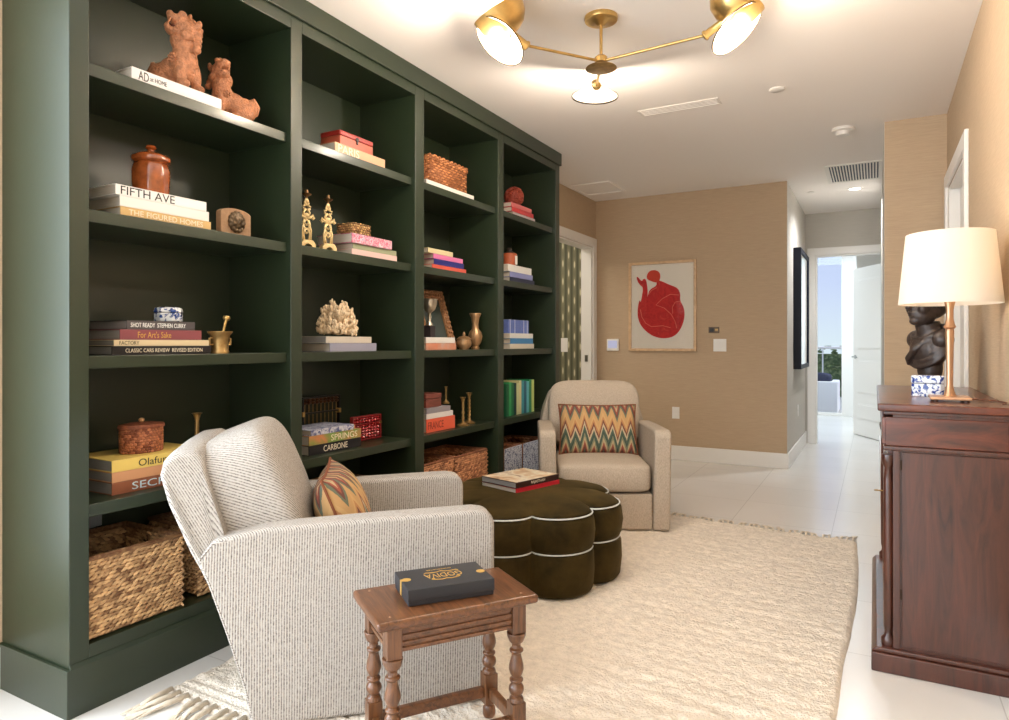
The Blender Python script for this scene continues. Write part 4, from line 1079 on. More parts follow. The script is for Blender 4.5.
# ================================================================ SIDE TABLE
TD = (Vector((-.829, 1.718)) - Vector((-1.1, 1.332))); TA = math.atan2(TD.y, TD.x); TL = TD.length; TW = .272; TZ = .48
tc = (Vector((-1.1, 1.332)) + Vector((-1.078, 1.905))) / 2
t = empty('side_table', (tc.x, tc.y, 0.03), TA, 'oak side table with turned legs in front of the ribbed armchair', 'table'); ZB = .03
z1 = TZ - ZB
MB().box(-TL / 2, TL / 2, -TW / 2, TW / 2, z1 - .026, z1).out('table_top', OAK, t, bevel=.009, seg=3)
ix, iy = TL / 2 - .052, TW / 2 - .042; lg = .021
def rail(horizontal, p):
    b = MB()
    if horizontal:
        s = 1 if p > 0 else -1
        b.box(-ix + lg, ix - lg, p - .009, p + .009, z1 - .098, z1 - .026)
        for zz in (z1 - .04, z1 - .058, z1 - .076, z1 - .092): b.box(-ix + lg, ix - lg, p + s * .007, p + s * .0135, zz - .005, zz + .006)
    else:
        s = 1 if p > 0 else -1
        b.box(p - .009, p + .009, -iy + lg, iy - lg, z1 - .098, z1 - .026)
        for zz in (z1 - .04, z1 - .058, z1 - .076, z1 - .092): b.box(p + s * .007, p + s * .0135, -iy + lg, iy - lg, zz - .005, zz + .006)
    b.out('apron', OAK if horizontal else OAKV, t, bevel=.002)
rail(True, -iy); rail(True, iy); rail(False, -ix); rail(False, ix)
for sx in (-1, 1):
    for sy in (-1, 1):
        x, y = sx * ix, sy * iy; b = MB()
        b.box(x - lg, x + lg, y - lg, y + lg, z1 - .112, z1 - .026)
        b.lathe([(.0, z1 - .112), (.0285, z1 - .112), (.027, z1 - .122), (.021, z1 - .138), (.013, z1 - .146), (.013, z1 - .158), (.020, z1 - .161), (.021, z1 - .167), (.014, z1 - .172), (.0145, z1 - .182), (.0205, z1 - .205), (.022, z1 - .218), (.018, z1 - .232), (.012, z1 - .242), (.020, z1 - .247), (.020, z1 - .253), (.013, z1 - .258), (.021, z1 - .268), (.0225, z1 - .278), (.019, z1 - .288), (.012, z1 - .295), (.020, z1 - .301), (.022, z1 - .312), (.0, z1 - .314)], 20, (x, y, 0))
        b.box(x - lg, x + lg, y - lg, y + lg, .045, z1 - .312)
        b.lathe([(0, .0), (.017, .0), (.021, .012), (.019, .03), (.013, .038), (.018, .046), (0, .047)], 18, (x, y, 0))
        b.out('leg', OAKV, t, smooth=True, bevel=.002)
for sy in (-1, 1): MB().box(-ix + lg, ix - lg, sy * iy - .011, sy * iy + .011, .066, .098).out('stretcher', OAK, t, bevel=.004)
for sx in (-1, 1): MB().box(sx * ix - .011, sx * ix + .011, -iy + lg, iy - lg, .066, .098).out('stretcher', OAKV, t, bevel=.004)
for sx in (-1, 1):
    for sy in (-1, 1): MB().lathe([(0, z1), (.004, z1), (.003, z1 + .001), (0, z1 + .0015)], 10, (sx * (ix + .01), sy * (iy + .01), 0)).out('peg', mat('pale_peg', (150, 120, 96), .4), t)
# chocolate box
g0 = Vector((-1.112, 1.473)); ga = math.atan2(.197, .159)
t = empty('gift_box', (g0.x, g0.y, TZ + .001), ga, 'flat black gift box with gold lettering on the oak side table', 'box')
GL, GW, GH = .253, .162, .046
CARD = mat('black_card', (38, 38, 42), .5, bump=.05, bscale=200)
MB().box(.002, GL - .002, .002, GW - .002, 0, .022).out('tray', CARD, t, bevel=.0015)
MB().box(0, GL, 0, GW, .012, GH).out('lid', CARD, t, bevel=.002)
# gold lettering, read from the chair side (upside down to the camera)
RT = Matrix.Rotation(PI, 4, 'Z')
text(t, 'GODIVA', GOLDINK, -.055, .055, 0, .034, name='gold_lettering', rot=RT, loc=(GL * .5, GW * .52, GH + .0004))
text(t, 'CHOCOLATIER', GOLDINK, -.038, .038, 0, .006, name='gold_lettering', rot=RT, loc=(GL * .5, GW * .83, GH + .0004))
orn = MB()
for s in (-1, 1): orn.tube([(GL * .5 + s * x, GW * .52 + y, GH + .0006) for x, y in ((.0, -.03), (.014, -.036), (.03, -.032), (.042, -.026), (.038, -.02), (.032, -.023))], .0012, 5)
for s in (-1, 1): orn.tube([(GL * .5 + s * x, GW * .52 + y, GH + .0006) for x, y in ((.0, .034), (.012, .027), (.03, .026), (.046, .03), (.052, .023))], .0012, 5)
orn.out('gold_scrollwork', GOLDINK, t, smooth=True)
rb = MB()
for x in (.016, GL - .016):
    rb.lathe([(0, GH + .0002), (.013, GH + .0002), (.013, GH + .0008), (0, GH + .0008)], 20, (x, GW * .45 if x > .1 else GW * .5, 0))
rb.box(-.0008, .0, GW * .5 - .008, GW * .5 + .008, .006, GH).box(.0, .016, GW * .5 - .008, GW * .5 + .008, GH + .0001, GH + .0007)
rb.out('gold_seal', GOLDINK, t)

# ================================================================ RUG
RX0, RX1, RYa, RYb = -2.13, -.092, 1.44, 4.60
RUGM = mat('cream_wool', (228, 216, 200), .95, var=.12, scale=30, bump=1.0, bscale=110, spec=.05)
t = empty('area_rug', (0, 0, 0), 0, 'cream shaggy wool area rug with knotted fringe', 'rug')
b = MB(); nx, ny = 190, 320; g = []
from mathutils import noise
def rugpt(i, j):
    x = RX0 + (RX1 - RX0) * i / nx; y = RYa + (RYb - RYa) * j / ny
    fr_ = max(0, (x - RX0) / (RX1 - RX0))
    y2 = y + (j / ny) * (.1 * (1 - fr_) - .09 * fr_ * 0) - (j / ny) * .06 * fr_
    x2 = x + .02 * math.sin(y * 2.1) * fr_ + .012 * noise.noise(Vector((0, y * 3, 0)))
    ed = min(i, nx - i, j, ny - j)
    z = .016 + .005 * noise.noise(Vector((x * 9, y * 22, 0))) + .009 * noise.noise(Vector((x * 30, y * 60, 3))) + .007 * noise.noise(Vector((x * 4, y * 36, 9)))
    if j < 12: z = .011 + .005 * math.sin(j * 1.57)
    if ed == 0: z = .001
    elif ed == 1: z *= .7
    return Vector((x2, y2, max(z, .001)))
for i in range(nx + 1): g.append([b._v(rugpt(i, j)) for j in range(ny + 1)])
for i in range(nx):
    for j in range(ny): b.bm.faces.new((g[i][j], g[i + 1][j], g[i + 1][j + 1], g[i][j + 1]))
b.out('pile', RUGM, t, smooth='all')
rnd = random.Random(5)
for side in (0, 1):
    b = MB(); cnt = 44 if side == 0 else 64
    for k in range(cnt):
        fr_ = (k + .5) / cnt; i = int(fr_ * nx); p0 = rugpt(i, 0 if side == 0 else ny)
        L = rnd.uniform(.1, .17) if side == 0 else rnd.uniform(.05, .10); s = -1 if side == 0 else 1
        if side == 1 and (k < 3 or k > cnt - 4): L *= 1.5
        dx = rnd.uniform(-.06, .04); r0 = .0125 if side == 0 else .009
        w = [p0 + Vector((0, -s * .03, .012)), p0 + Vector((dx * .2, s * L * .3, .014)), p0 + Vector((dx * .55, s * L * .6, .010))]
        b.tube(w, [r0 * .7, r0 * .8, r0 * .6], 7)
        for q in range(5):
            f = Vector((rnd.uniform(-.022, .022), 0, 0)); g2 = w[2] + Vector((dx * .4 + f.x, s * L * rnd.uniform(.35, .5), -.004))
            b.tube([w[1] + f * .15, w[2] + f * .4, (w[2] + g2) / 2 + f * .3, g2], [r0 * .4, r0 * .36, r0 * .3, r0 * .14], 5)
    b.out('fringe', mat('fringe_wool', (212, 198, 178), .95, var=.15, scale=40), t, smooth='all')

# ================================================================ MAHOGANY CABINET
CXF, CYA, CYB, CZ = .045, 2.835, 4.02, .98     # body front plane, near side, far side, height
t = empty('sideboard', (0, 0, 0), 0, 'dark mahogany cabinet with a panelled side against the right wall', 'cabinet')
XB = XR - .004
MB().box(CXF + .012, XB, CYA, CYB, .085, CZ - .028).out('body', MAHOG, t, bevel=.003)
MB().box(.008, XB, CYA - .03, CYB + .03, CZ - .028, CZ).out('top', MAHOGX, t, bevel=.006)
MB().box(.026, XB, CYA - .008, CYB + .008, CZ - .042, CZ - .0285).out('top_moulding', MAHOG, t, bevel=.003)
MB().box(-.012, XB - .01, CYA - .028, CYB + .028, 0, .07).prism([(-.012, .07), (XB - .01, .07), (XB - .01, .088), (.004, .088)], 'y', CYA - .02, CYB + .02).out('plinth', MAHOG, t, bevel=.005)
MB().box(CXF - .012, XB - .02, CYA - .004, CYA + .004, CZ - .155, CZ - .05).out('frieze_panel', MAHOGX, t, bevel=.003)
MB().box(CXF - .02, XB - .005, CYA - .012, CYA + .004, CZ - .172, CZ - .155).out('waist_moulding', MAHOG, t, bevel=.004)
b = MB(); b.box(CXF + .012, CXF + .035, CYA - .007, CYA + .002, .088, CZ - .172)
b.out('side_stile', MAHOG, t, bevel=.002)
MB().box(CXF + .04, XB - .012, CYA - .006, CYA + .002, .1, CZ - .176).out('side_panel', MAHOG, t, bevel=.003)
for zz in (.27, .74): MB().lathe([(0, 0), (.003, 0), (.003, .035), (0, .035)], 10, (CXF + .0375, CYA - .006, zz)).out('hinge', mat('dark_hinge', (60, 44, 30), .5, .5), t)
for y in (CYA + .018, CYB - .018):
    MB().lathe([(0, .088), (.022, .088), (.024, .1), (.024, .115), (.014, .125), (.012, .14), (.016, .16), (.018, .4), (.016, .7), (.012, .74), (.02, .755), (.024, .775), (.022, .79), (0, .79)], 24, (CXF - .002, y, 0)).out('column', MAHOG, t, smooth=True)
MB().box(CXF - .022, CXF + .015, CYA, CYB, CZ - .15, CZ - .052).out('drawer', MAHOGX, t, bevel=.003)
ym = (CYA + CYB) / 2
for a, b_, kx in ((CYA + .05, ym - .002, 0), (ym + .002, CYB - .05, 1)):
    dr = MB().box(CXF - .004, CXF + .014, a, b_, .095, CZ - .178).box(CXF - .009, CXF - .003, a + .05, b_ - .05, .15, CZ - .235).out('door', MAHOG, t, bevel=.003)
    if kx == 0:
        ky = b_ - .03
        MB().tube([(CXF - .004, ky, .55), (CXF - .03, ky, .55)], .003, 8).tube([(CXF - .03 - .009 * math.cos(q * .63) - .009, ky + .008 * math.sin(q * .63), .55) for q in range(10)], .0022, 6, True).out('key', OLDBRASS, dr, smooth=True)
# ---- table lamp
lx, ly = .246, 3.03
t = empty('table_lamp', (lx, ly, CZ), 0, 'table lamp with a white drum shade and slim brass stem on the cabinet', 'lamp')
MB().box(-.065, .065, -.065, .065, .008, .02).out('base_plate', LAMPBRASS, t, bevel=.003)
for a in (-1, 1):
    for b_ in (-1, 1): MB().lathe([(0, 0), (.01, 0), (.01, .008), (0, .008)], 12, (a * .048, b_ * .048, 0)).out('foot', mat('walnut_foot', (70, 44, 30), .5), t)
MB().lathe([(0, .02), (.022, .02), (.016, .035), (.011, .06), (.0115, .12), (.013, .2), (.0145, .265), (.013, .272), (.021, .28), (.016, .292), (.0125, .31), (.0125, .345), (.018, .375), (.016, .39), (.006, .395), (.006, .46), (0, .46)], 14, rfn=lambda a: 1 + .06 * math.cos(3 * a)).out('stem', LAMPBRASS, t, smooth=True)
m, nt, bs = newmat('lamp_shade_linen')
for nd in list(nt.nodes): nt.nodes.remove(nd)
ou = N(nt, 'ShaderNodeOutputMaterial'); df = N(nt, 'ShaderNodeBsdfDiffuse'); tr = N(nt, 'ShaderNodeBsdfTranslucent'); mx = N(nt, 'ShaderNodeMixShader'); mx.inputs[0].default_value = .45
df.inputs[0].default_value = (*lin((246, 240, 230)), 1); tr.inputs[0].default_value = (*lin((255, 247, 234)), 1)
nt.links.new(df.outputs[0], mx.inputs[1]); nt.links.new(tr.outputs[0], mx.inputs[2]); nt.links.new(mx.outputs[0], ou.inputs[0])
SH0, SH1 = 1.347 - CZ, 1.612 - CZ
MB().lathe([(.168, SH0), (.143, SH1), (.1415, SH1), (.1665, SH0), (.168, SH0)][:-1] + [(.168, SH0)], 56, cap=False).out('shade', m, t, smooth=True)
b = MB()
for q in range(3):
    a = 2 * PI * q / 3; b.tube([(0, 0, SH1 - .03), (.142 * math.cos(a), .142 * math.sin(a), SH1 - .012)], .002, 6)
b.tube([(0, 0, .455), (0, 0, SH1 - .025)], .003, 6); b.out('shade_carrier', OLDBRASS, t, smooth=True)
MB().sph((0, 0, .5), (.028, .028, .036), 14, 10).out('bulb', mat('warm_bulb', (255, 220, 170), .4, emit=6), t, smooth='all')
MB().tube([(.02, .02, .012), (.06, .085, .006), (.1, .1, .004), (.15, .06, .004), (.172, -.02, .004), (.175, .0, -.05)][:5] + [(.165, -.06, .004), (.15, -.1, .004)], .0025, 6).out('cord', mat('brown_cord', (110, 62, 40), .5), t, smooth=True)
# ---- porcelain box
p = at(929.5, 402, z=CZ); bxx, byy = .192, 3.29
t = empty('porcelain_box', (bxx, byy, CZ), -.05, 'blue and white porcelain box on the cabinet in front of the bust', 'porcelain box')
oct_ = [(-.058, -.028), (-.044, -.042), (.044, -.042), (.058, -.028), (.058, .028), (.044, .042), (-.044, .042), (-.058, .028)]
PORC2 = pattern_mat('painted_porcelain', (226, 230, 236), (40, 66, 140), 62, .45, .1)
MB().prism(oct_, 'z', 0, .052).out('body', PORC2, t, bevel=.003); MB().prism([(x * 1.03, y * 1.04) for x, y in oct_], 'z', .053, .086).out('lid', PORC2, t, bevel=.006, seg=3)
# ---- bust
t = empty('portrait_bust', (.215, 3.56, CZ), -2.55, 'dark bronze bust of a draped youth on the cabinet behind the lamp', 'sculpture')
BRON = mat('dark_patina', (58, 46, 40), .42, .2, var=.25, scale=20, spec=.6)
b = MB(); S = b.sph   # local +x is the way the face looks
b.lathe([(0, 0), (.06, 0), (.062, .012), (.05, .03), (.045, .05), (0, .052)], 24)
S((0, 0, .11), (.048, .056, .08), 14, 10); S((.005, 0, .19), (.066, .088, .085), 16, 10); S((0, .078, .235), (.046, .044, .046), 12, 9); S((0, -.078, .235), (.046, .044, .046), 12, 9); S((-.01, 0, .25), (.055, .085, .045), 14, 9)
b.tube([(-.01, 0, .21), (.0, 0, .26), (.012, 0, .31)], [.06, .05, .05], 14)
o = b.out('torso', BRON, t, remesh=.006, sm=3)
b = MB()
for k in range(6): b.tube([(.0 + .052 * math.cos(q), (.085 + .003 * k) * math.sin(q), .27 - .018 * k - .03 * math.cos(q) * (1 + .25 * k)) for q in [(-PI * .62) + PI * 1.24 * i / 14 for i in range(15)]], [.011] * 15, 8)
b.tube([(-.02, .09, .27), (.03, .055, .25), (.07, .0, .19), (.068, -.045, .15), (.045, -.07, .125)], [.014, .016, .018, .016, .012], 8)
b.tube([(-.01, -.085, .275), (-.05, -.02, .29), (-.03, .08, .285)], .02, 8)
b.sph((.0, -.085, .235), (.04, .02, .045), 12, 8); b.sph((-.005, .085, .24), (.04, .02, .045), 12, 8)
b.out('drapery', BRON, t, remesh=.005, sm=2)
b = MB(); S = b.sph; hz = .385
S((.0, 0, hz + .02), (.078, .062, .082), 18, 12); S((.03, 0, hz - .035), (.05, .048, .055), 16, 10); S((.062, 0, hz - .066), (.02, .022, .016), 10, 7)
S((.082, 0, hz + .0), (.013, .010, .024), 10, 7, Matrix.Rotation(-.35, 3, 'Y')); S((.09, 0, hz - .014), (.011, .013, .009), 8, 6)
S((.078, 0, hz - .033), (.011, .02, .006), 10, 6); S((.076, 0, hz - .044), (.011, .017, .006), 10, 6)
for s in (-1, 1):
    S((.066, s * .026, hz + .016), (.012, .015, .008), 10, 6); S((.066, s * .026, hz + .032), (.016, .022, .007), 10, 6); S((.05, s * .034, hz - .018), (.022, .018, .024), 10, 7)
    S((-.002, s * .064, hz + .004), (.014, .008, .026), 10, 7)
ho = b.out('head', BRON, t, remesh=.004, sm=2)
b = MB(); rnd = random.Random(2)
for k in range(90):
    a = rnd.uniform(-2.6, 2.6) + PI; el = rnd.uniform(-.15, 1.4)
    p_ = Vector((.08 * math.cos(a) * math.cos(el), .068 * math.sin(a) * math.cos(el), hz + .03 + .075 * math.sin(el)))
    b.sph(p_, (.017, .014, .012), 7, 5, Matrix.Rotation(rnd.uniform(0, 3), 3, 'Z'))
ha = b.out('hair', BRON, t, remesh=.004, sm=1)
for q in (ho, ha): q.data.transform(Matrix.Translation((0, 0, .385 - .06)) @ Matrix.Scale(1.14, 4) @ Matrix.Translation((0, 0, -.385 + .06)))

# ================================================================ WALL ART
def artwork():
    x0, x1, z0, z1 = -2.29, -1.58, 1.115, 2.048
    t = empty('framed_print', ((x0 + x1) / 2, YW, (z0 + z1) / 2), 0, 'framed red abstract crouching figure print on the tan wall', 'picture')
    w, h = (x1 - x0) / 2, (z1 - z0) / 2; f = .028
    b = MB(); b.box(-w, w, -.035, -.002, h - f, h).box(-w, w, -.035, -.002, -h, -h + f).box(-w, -w + f, -.035, -.002, -h + f, h - f).box(w - f, w, -.035, -.002, -h + f, h - f)
    b.out('frame', wood('maple_frame', (186, 148, 108), (222, 188, 148), .4, 4, (1, 1, 1), .1), t, bevel=.003)
    MB().box(-w + f, w - f, -.012, -.004, -h + f, h - f).out('paper', mat('art_paper', (236, 226, 210), .8), t)
    # generic rounded red figure, coordinates in picture px (of a 785x720 crop), mapped to the print
    def mp(x, y): return (-w + (x - 62) / (508 - 62) * 2 * w, h - (y - 72 - (1 - (x - 62) / 446) * 14) / (588) * 2 * h)
    def sm(pts, it=2):
        for _ in range(it):
            q = []
            for i in range(len(pts)):
                a, b_ = pts[i], pts[(i + 1) % len(pts)]
                q += [(a[0] * .75 + b_[0] * .25, a[1] * .75 + b_[1] * .25), (a[0] * .25 + b_[0] * .75, a[1] * .25 + b_[1] * .75)]
            pts = q
        return pts
    red = multi_mat('red_pastel', [(176, 34, 34), (206, 50, 46), (190, 40, 40), (214, 70, 58)], 12, .8, 4)
    body = sm([(248, 205), (275, 205), (330, 232), (385, 252), (405, 290), (400, 335), (425, 375), (433, 430), (420, 490), (390, 545), (350, 575), (290, 585), (225, 572), (165, 530), (130, 480), (118, 420), (128, 345), (140, 330), (150, 400), (170, 360), (190, 300), (205, 260), (250, 240)])
    MB().prism([mp(*p) for p in body], 'y', -.0145, -.012).out('red_figure', red, t)
    hd = sm([(182, 170), (200, 140), (240, 134), (270, 150), (275, 185), (262, 215), (238, 218), (205, 205), (185, 195)])
    MB().prism([mp(*p) for p in hd], 'y', -.0152, -.012).out('red_figure_head', mat('orange_red_pastel', (212, 72, 50), .8), t)
    arm = sm([(112, 180), (122, 178), (140, 200), (150, 208), (162, 190), (178, 196), (186, 240), (190, 290), (178, 360), (150, 400), (138, 370), (150, 310), (160, 250), (140, 235), (122, 212)])
    MB().prism([mp(*p) for p in arm], 'y', -.0149, -.012).out('red_figure_arm', red, t)
    ln = MB()
    for pts in ([(395, 300), (340, 295), (285, 325), (245, 365), (300, 385), (345, 425), (370, 470), (382, 515)], [(140, 395), (150, 445), (175, 485), (215, 508), (290, 500), (340, 512)], [(190, 300), (215, 270), (250, 250)], [(355, 420), (352, 380), (372, 345), (400, 340)]):
        ln.tube([(mp(*p)[0], -.0153, mp(*p)[1]) for p in pts], .0035, 6)
    ln.out('pale_contour_line', mat('pale_red', (232, 130, 106), .8), t, smooth=True)
    MB().box(-w + f, w - f, -.022, -.019, -h + f, h - f).out('glazing', GLASSM, t)
artwork()
LILAC = mat('lcd_screen', (176, 182, 214), .3, emit=.3)
t = empty('thermostat', (-2.472, YW, 1.18), 0, 'white thermostat with a lilac screen left of the red print', 'thermostat')
MB().box(-.066, .066, -.022, 0, -.064, .064).out('casing', WHITE, t, bevel=.006); MB().box(-.05, .05, -.0235, -.0215, -.034, .046).out('screen', LILAC, t)
t = empty('intercom_plaque', (-1.413, YW, 1.33), 0, 'small dark bronze plaque above the white wall switch', 'plaque')
MB().box(-.052, .052, -.008, 0, -.03, .03).out('plate', mat('bronze_plate', (96, 78, 60), .4, .4), t, bevel=.002); MB().box(-.04, .0, -.0095, -.0075, -.018, .018).out('dark_window', BLACK, t); MB().box(.012, .04, -.0095, -.0075, -.008, .012).out('button', OLDBRASS, t)
plate('wall_switch', 'white double rocker switch on the tan wall right of the red print', .125, .125, (-1.355, YW, 1.178), 0, 'switch', WHITE, 'switch')
plate('wall_outlet', 'white outlet low on the tan wall beside the far armchair', .075, .12, (-1.795, YW, .482), 0)
plate('wall_switch', 'white rocker switch on the olive patterned wallpaper through the left doorway', .08, .155, (at(564.5, 345, Y=YW).x, YW, 1.178), 0, 'switch', WHITE, 'switch')
plate('wall_outlet', 'white outlet low on the hallway wall below the black-framed mirror', .075, .12, (XH0, 7.9, .47), PI / 2)
# hall mirror
t = empty('wall_mirror', (XH0, 7.47, .93), 0, 'tall mirror in a deep black frame on the hallway wall', 'mirror'); L = .95; h = 1.25; fw = .045; dp = .075
b = MB(); b.box(0, dp, 0, fw, 0, h).box(0, dp, L - fw, L, 0, h).box(0, dp, fw, L - fw, 0, fw).box(0, dp, fw, L - fw, h - fw, h); b.out('frame', mat('blue_black_lacquer', (22, 26, 40), .5, spec=.25), t, bevel=.004)
MB().box(.0, dp - .012, fw, L - fw, fw, h - fw).out('mirror_glass', mat('silvered_glass', (235, 240, 242), .02, 1), t)

# ================================================================ CEILING FIXTURES
def ring_tag(name, label, cat, u, v, prof, m, parts=()):
    p = at(u, v, z=H); t = empty(name, (p.x, p.y, H), 0, label, cat)
    MB().lathe(prof, 28).out('body', m, t, smooth=True)
    for pn, pp, pm in parts: MB().lathe(pp, 28).out(pn, pm, t, smooth=True)
    return t
CW = mat('fixture_white', (232, 226, 218), .5)
ring_tag('smoke_detector', 'white round smoke detector on the ceiling near the hallway', 'smoke detector', 843, 128.5, [(0, 0), (.075, 0), (.075, -.018), (.06, -.024), (0, -.024)], CW, [('sensor_cap', [(0, -.024), (.048, -.024), (.045, -.05), (.03, -.056), (0, -.056)], CW), ])
ring_tag('sprinkler_cover', 'flat round white sprinkler cover on the ceiling beside the linear vent', 'sprinkler', 777, 89, [(0, 0), (.045, 0), (.045, -.006), (.04, -.01), (0, -.01)], CW)
ring_tag('ceiling_sensor', 'tiny white disc on the hallway ceiling left of the downlight', 'sensor', 811, 192, [(0, 0), (.035, 0), (.035, -.008), (0, -.008)], CW)
DL = mat('downlight_glow', (255, 248, 238), .5, emit=5)
ring_tag('downlight', 'lit round recessed downlight in the hallway ceiling', 'light', 855, 188.5, [(0, 0), (.075, 0), (.075, -.004), (.055, -.006), (.05, -.003), (0, -.003)], CW, [('lens', [(0, -.0032), (.05, -.0032), (.05, -.0045), (0, -.0045)], DL)])
# linear diffuser
t = empty('linear_vent', (-1.125, 4.405, H), .0, 'long narrow linear air vent in the ceiling behind the chandelier', 'vent'); w = .26; d = .06
t.rotation_euler = (0, 0, .0)
b = MB(); b.box(-w, w, -d, -d + .016, -.006, 0).box(-w, w, d - .016, d, -.006, 0).box(-w, -w + .016, -d + .016, d - .016, -.006, 0).box(w - .016, w, -d + .016, d - .016, -.006, 0); b.out('frame', CW, t, bevel=.002)
b = MB()
for k in range(3): b.box(-w + .016, w - .016, -.03 + k * .024, -.024 + k * .024, -.005, -.001)
b.out('louvre', CW, t); MB().box(-w + .016, w - .016, -d + .016, d - .016, -.0012, -.0004).out('slot_back', mat('slot_shade', (176, 164, 154), .8), t)
# return grille
t = empty('return_air_grille', (-.16, 6.85, H), 0, 'large square louvred return air grille in the hallway ceiling', 'vent'); w = .232; d = .36
b = MB(); b.box(-w, w, -d, -d + .035, -.008, 0).box(-w, w, d - .035, d, -.008, 0).box(-w, -w + .035, -d + .035, d - .035, -.008, 0).box(w - .035, w, -d + .035, d - .035, -.008, 0); b.out('frame', CW, t, bevel=.002)
b = MB()
for k in range(17):
    x = -w + .045 + k * (2 * w - .09) / 16; b.prism([(x, -.002), (x + .003, -.002), (x + .012, -.008), (x + .009, -.008)], 'y', -d + .035, d - .035)
b.out('louvres', CW, t); MB().box(-w + .035, w - .035, -d + .035, d - .035, -.0015, -.0005).out('grille_back', mat('grille_dark', (70, 76, 88), .8), t)
# access panel
pts = [at(u, v, z=H) for u, v in ((566, 186), (607, 181), (628, 190), (586, 195))]
xc, yc = -2.43, 6.315; t = empty('ceiling_access_panel', (xc, yc, H), 0, 'square flush access panel in the ceiling near the back corner', 'access panel')
b = MB(); w = .215; d = .24; b.box(-w, w, -d, -d + .03, -.012, 0).box(-w, w, d - .03, d, -.012, 0).box(-w, -w + .03, -d + .03, d - .03, -.012, 0).box(w - .03, w, -d + .03, d - .03, -.012, 0); b.out('frame', CEIL, t, bevel=.003)
MB().box(-w + .034, w - .034, -d + .034, d - .034, -.004, -.0005).out('hatch', CEIL, t, bevel=.002)

# ================================================================ CHANDELIER
hx_, hy_, hz_ = -1.137, 3.01, 2.535
t = empty('chandelier', (hx_, hy_, H), 0, 'three-armed brass chandelier with glowing conical shades', 'chandelier')
MB().lathe([(0, 0), (.078, 0), (.08, -.008), (.076, -.02), (.03, -.026), (.016, -.04), (0, -.04)], 36).out('canopy', BRASS, t, smooth=True)
MB().lathe([(0, -.03), (.0075, -.03), (.0075, -.185), (0, -.185)], 14).out('stem', BRASS, t, smooth=True)
zh = hz_ - H
MB().lathe([(0, .03), (.018, .028), (.03, .018), (.03, -.006), (0, -.008)], 28, (0, 0, zh)).out('hub', BRASS, t, smooth=True)
MB().lathe([(0, -.008), (.012, -.012), (.07, -.03), (.074, -.034), (.07, -.036), (0, -.034)], 32, (0, 0, zh)).out('hub_disc', OLDBRASS, t, smooth=True)
MILK = mat('milk_glass_glow', (250, 236, 212), .4, emit=.9)
SPOTS = []
def arm(dx, dy, dz, bowl=True):
    """dx,dy in camera-right / camera-depth metres"""
    wx, wy = dx * cY - dy * sY, dx * sY + dy * cY
    L = math.hypot(wx, wy); d = Vector((wx / L, wy / L, 0)); e = Vector((wx, wy, zh + dz)); up = Vector((0, 0, 1))
    am = MB().tube([d * .02 + up * zh, d * (L * .55) + up * (zh + dz * .4), d * (L * .88) + up * (zh + dz * .72), e], .0065, 10); ao = am.out('arm', BRASS, t, smooth=True)
    # socket runs outward and a little upward from the arm end
    ax = (d * .8 + up * .42).normalized(); q = ax.to_track_quat('Z', 'Y').to_matrix().to_4x4()
    T = Matrix.Translation(e) @ q
    sk = MB().lathe([(0, -.012), (.012, -.012), (.022, -.006), (.022, .002), (.017, .008), (.017, .085), (.021, .089), (.021, .097), (0, .098)], 22, M=T); sk.tube([e - ax * .004 - d.cross(up) * .026, e - ax * .004 + d.cross(up) * .026], .0035, 7)
    so = sk.out('socket', BRASS, t, smooth=True)
    tip = e + ax * .10
    # white cone shade, opening outward and down
    ax2 = (d * .62 - up * .78).normalized(); q2 = ax2.to_track_quat('Z', 'Y').to_matrix().to_4x4(); c0 = tip - ax2 * .005
    T2 = Matrix.Translation(c0) @ q2
    MB().lathe([(.02, 0), (.03, .012), (.122, .072), (.12, .074), (.028, .016), (.0, .012)], 40, M=T2).out('glass_cone', MILK, t, smooth=True)
    MB().lathe([(.121, .070), (.1245, .070), (.1245, .076), (.121, .076), (.121, .070)], 40, M=T2, cap=False).out('cone_rim', mat('dark_rim', (92, 70, 46), .4, .6), t, smooth=True)
    # brass bowl reflector above, opening to the ceiling
    ax3 = (d * .55 + up * .83).normalized(); q3 = ax3.to_track_quat('Z', 'Y').to_matrix().to_4x4(); T3 = Matrix.Translation(e + up * .03 + d * .075) @ q3
    if bowl: MB().lathe([(.0, 0), (.04, .005), (.08, .026), (.106, .062), (.12, .12), (.118, .12), (.104, .064), (.078, .029), (.04, .008), (0, .003)], 36, M=T3).out('bowl_reflector', BRASS, t, smooth=True)
    MB().sph(tip + ax2 * .035, .024, 14, 10).out('bulb', mat('bulb_glow', (255, 236, 206), .4, emit=6), t, smooth='all')
    SPOTS.append((t.location + tip + ax2 * .1, t.location + e + up * .10 + d * .16 if bowl else None))
arm(-.36, -.17, .0); arm(.415, -.27, .0); arm(.02, .30, .0, False)

# ================================================================ LIGHTS
def light(name, kind, loc, energy, col, rot=(0, 0, 0), **kw):
    l = bpy.data.lights.new(name, kind); l.energy = energy; l.color = col
    for k_, v_ in kw.items(): setattr(l, k_, v_)
    o = bpy.data.objects.new(name, l); COL.objects.link(o); o.location = loc; o.rotation_euler = rot
    return o
WARM = (1, .88, .74)
for i, (dn, up_) in enumerate(SPOTS):
    light('chandelier_bulb_light', 'POINT', dn, 20, WARM, shadow_soft_size=.03)
    if up_ is not None: light('chandelier_uplight', 'POINT', up_, 6, WARM, shadow_soft_size=.07)
light('lamp_bulb_light', 'POINT', (lx, ly, CZ + .5), 14, (1, .94, .87), shadow_soft_size=.03)
light('window_daylight', 'AREA', ((WX0 + WX1) / 2, YB - .03, (WZ0 + WZ1) / 2), 70, (.86, .94, 1), (PI / 2, 0, 0), shape='RECTANGLE', size=WX1 - WX0 - .1, size_y=WZ1 - WZ0 - .1)
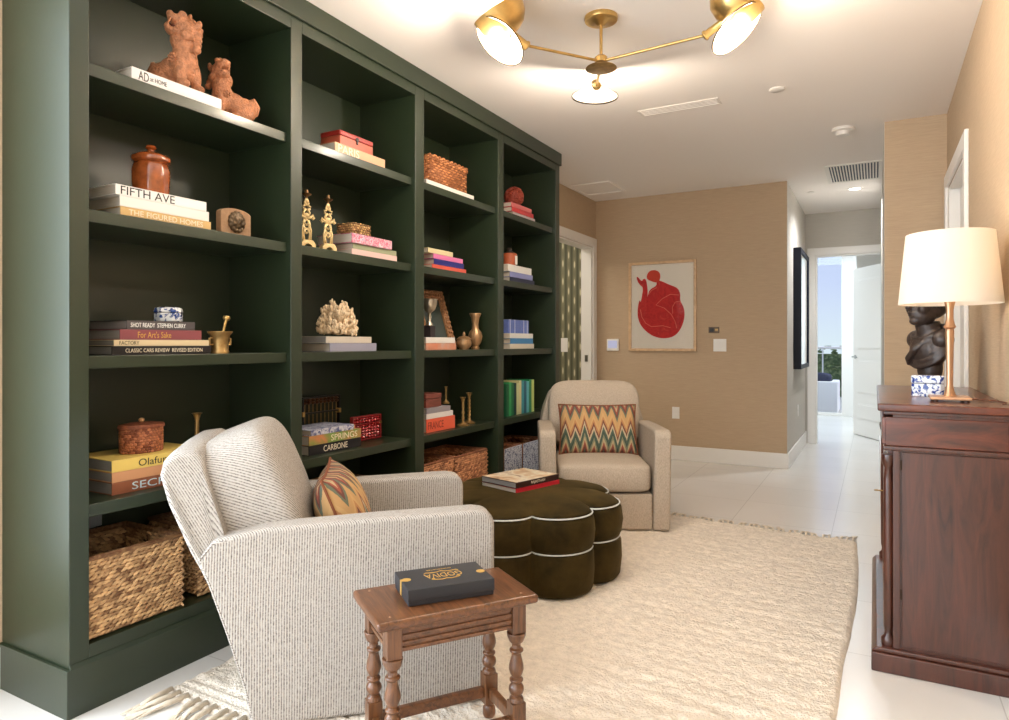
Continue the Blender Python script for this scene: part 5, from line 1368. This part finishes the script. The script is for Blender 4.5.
light('added_side_daylight', 'AREA', (XL - .03, (LWA + LWB) / 2, (LWZ0 + LWZ1) / 2), 135, (.78, .90, 1), (PI / 2, 0, -PI / 2), shape='RECTANGLE', size=LWB - LWA - .1, size_y=LWZ1 - LWZ0 - .1)  # added daylight from the unseen side window, for sheen and fill
light('hall_downlight', 'SPOT', (at(855, 188.5, z=H).x, at(855, 188.5, z=H).y, H - .02), 80, (.93, .96, 1), spot_size=2.7, spot_blend=.8, shadow_soft_size=.05)
light('far_room_daylight_fill', 'AREA', (-.9, 10.9, H - .02), 62, (.72, .87, 1), (0, 0, 0), shape='RECTANGLE', size=2.0, size_y=1.6)  # added panel out of view, stands in for daylight in the far room
light('powder_room_fill', 'AREA', (-3.7, 5.7, H - .02), 22, (1, .93, .82), (0, 0, 0), shape='RECTANGLE', size=1.2, size_y=1.2)  # unseen fill light added to brighten the wallpaper
light('sun', 'SUN', (4, 16, 8), 2.2, (1, .97, .92), (0, math.radians(38), 0), angle=.01)
w = bpy.data.worlds.new('sky'); SC.world = w; w.use_nodes = True; nt = w.node_tree
bg = nt.nodes['Background']; tcw = N(nt, 'ShaderNodeTexCoord'); sp = N(nt, 'ShaderNodeSeparateXYZ'); nt.links.new(tcw.outputs['Generated'], sp.inputs[0])
rp = ramp(nt, [(.0, lin((190, 205, 214))), (.08, lin((176, 190, 218))), (.4, lin((140, 162, 210)))]); nt.links.new(sp.outputs['Z'], rp.inputs[0]); nt.links.new(rp.outputs[0], bg.inputs[0]); bg.inputs[1].default_value = 1.0

# ================================================================ CAMERA
cam = bpy.data.cameras.new('camera'); co = bpy.data.objects.new('camera', cam); COL.objects.link(co)
co.location = (0, 0, CAMH); co.rotation_euler = (PI / 2, 0, YAW); cam.sensor_width = 36; cam.lens = FPX / 1009 * 36; cam.shift_y = -(360 - HYP) / 1009; cam.clip_start = .02
SC.camera = co
vs = SC.view_settings; vs.view_transform = 'Standard'; vs.look = 'None'; vs.exposure = 0.5; vs.gamma = 1; vs.use_curve_mapping = False
SC.cycles.use_denoising = True
SC.cycles.max_bounces = 8; SC.cycles.diffuse_bounces = 5; SC.cycles.glossy_bounces = 4; SC.cycles.transmission_bounces = 6; SC.cycles.sample_clamp_indirect = 8
bpy.data.scenes.remove(TS)
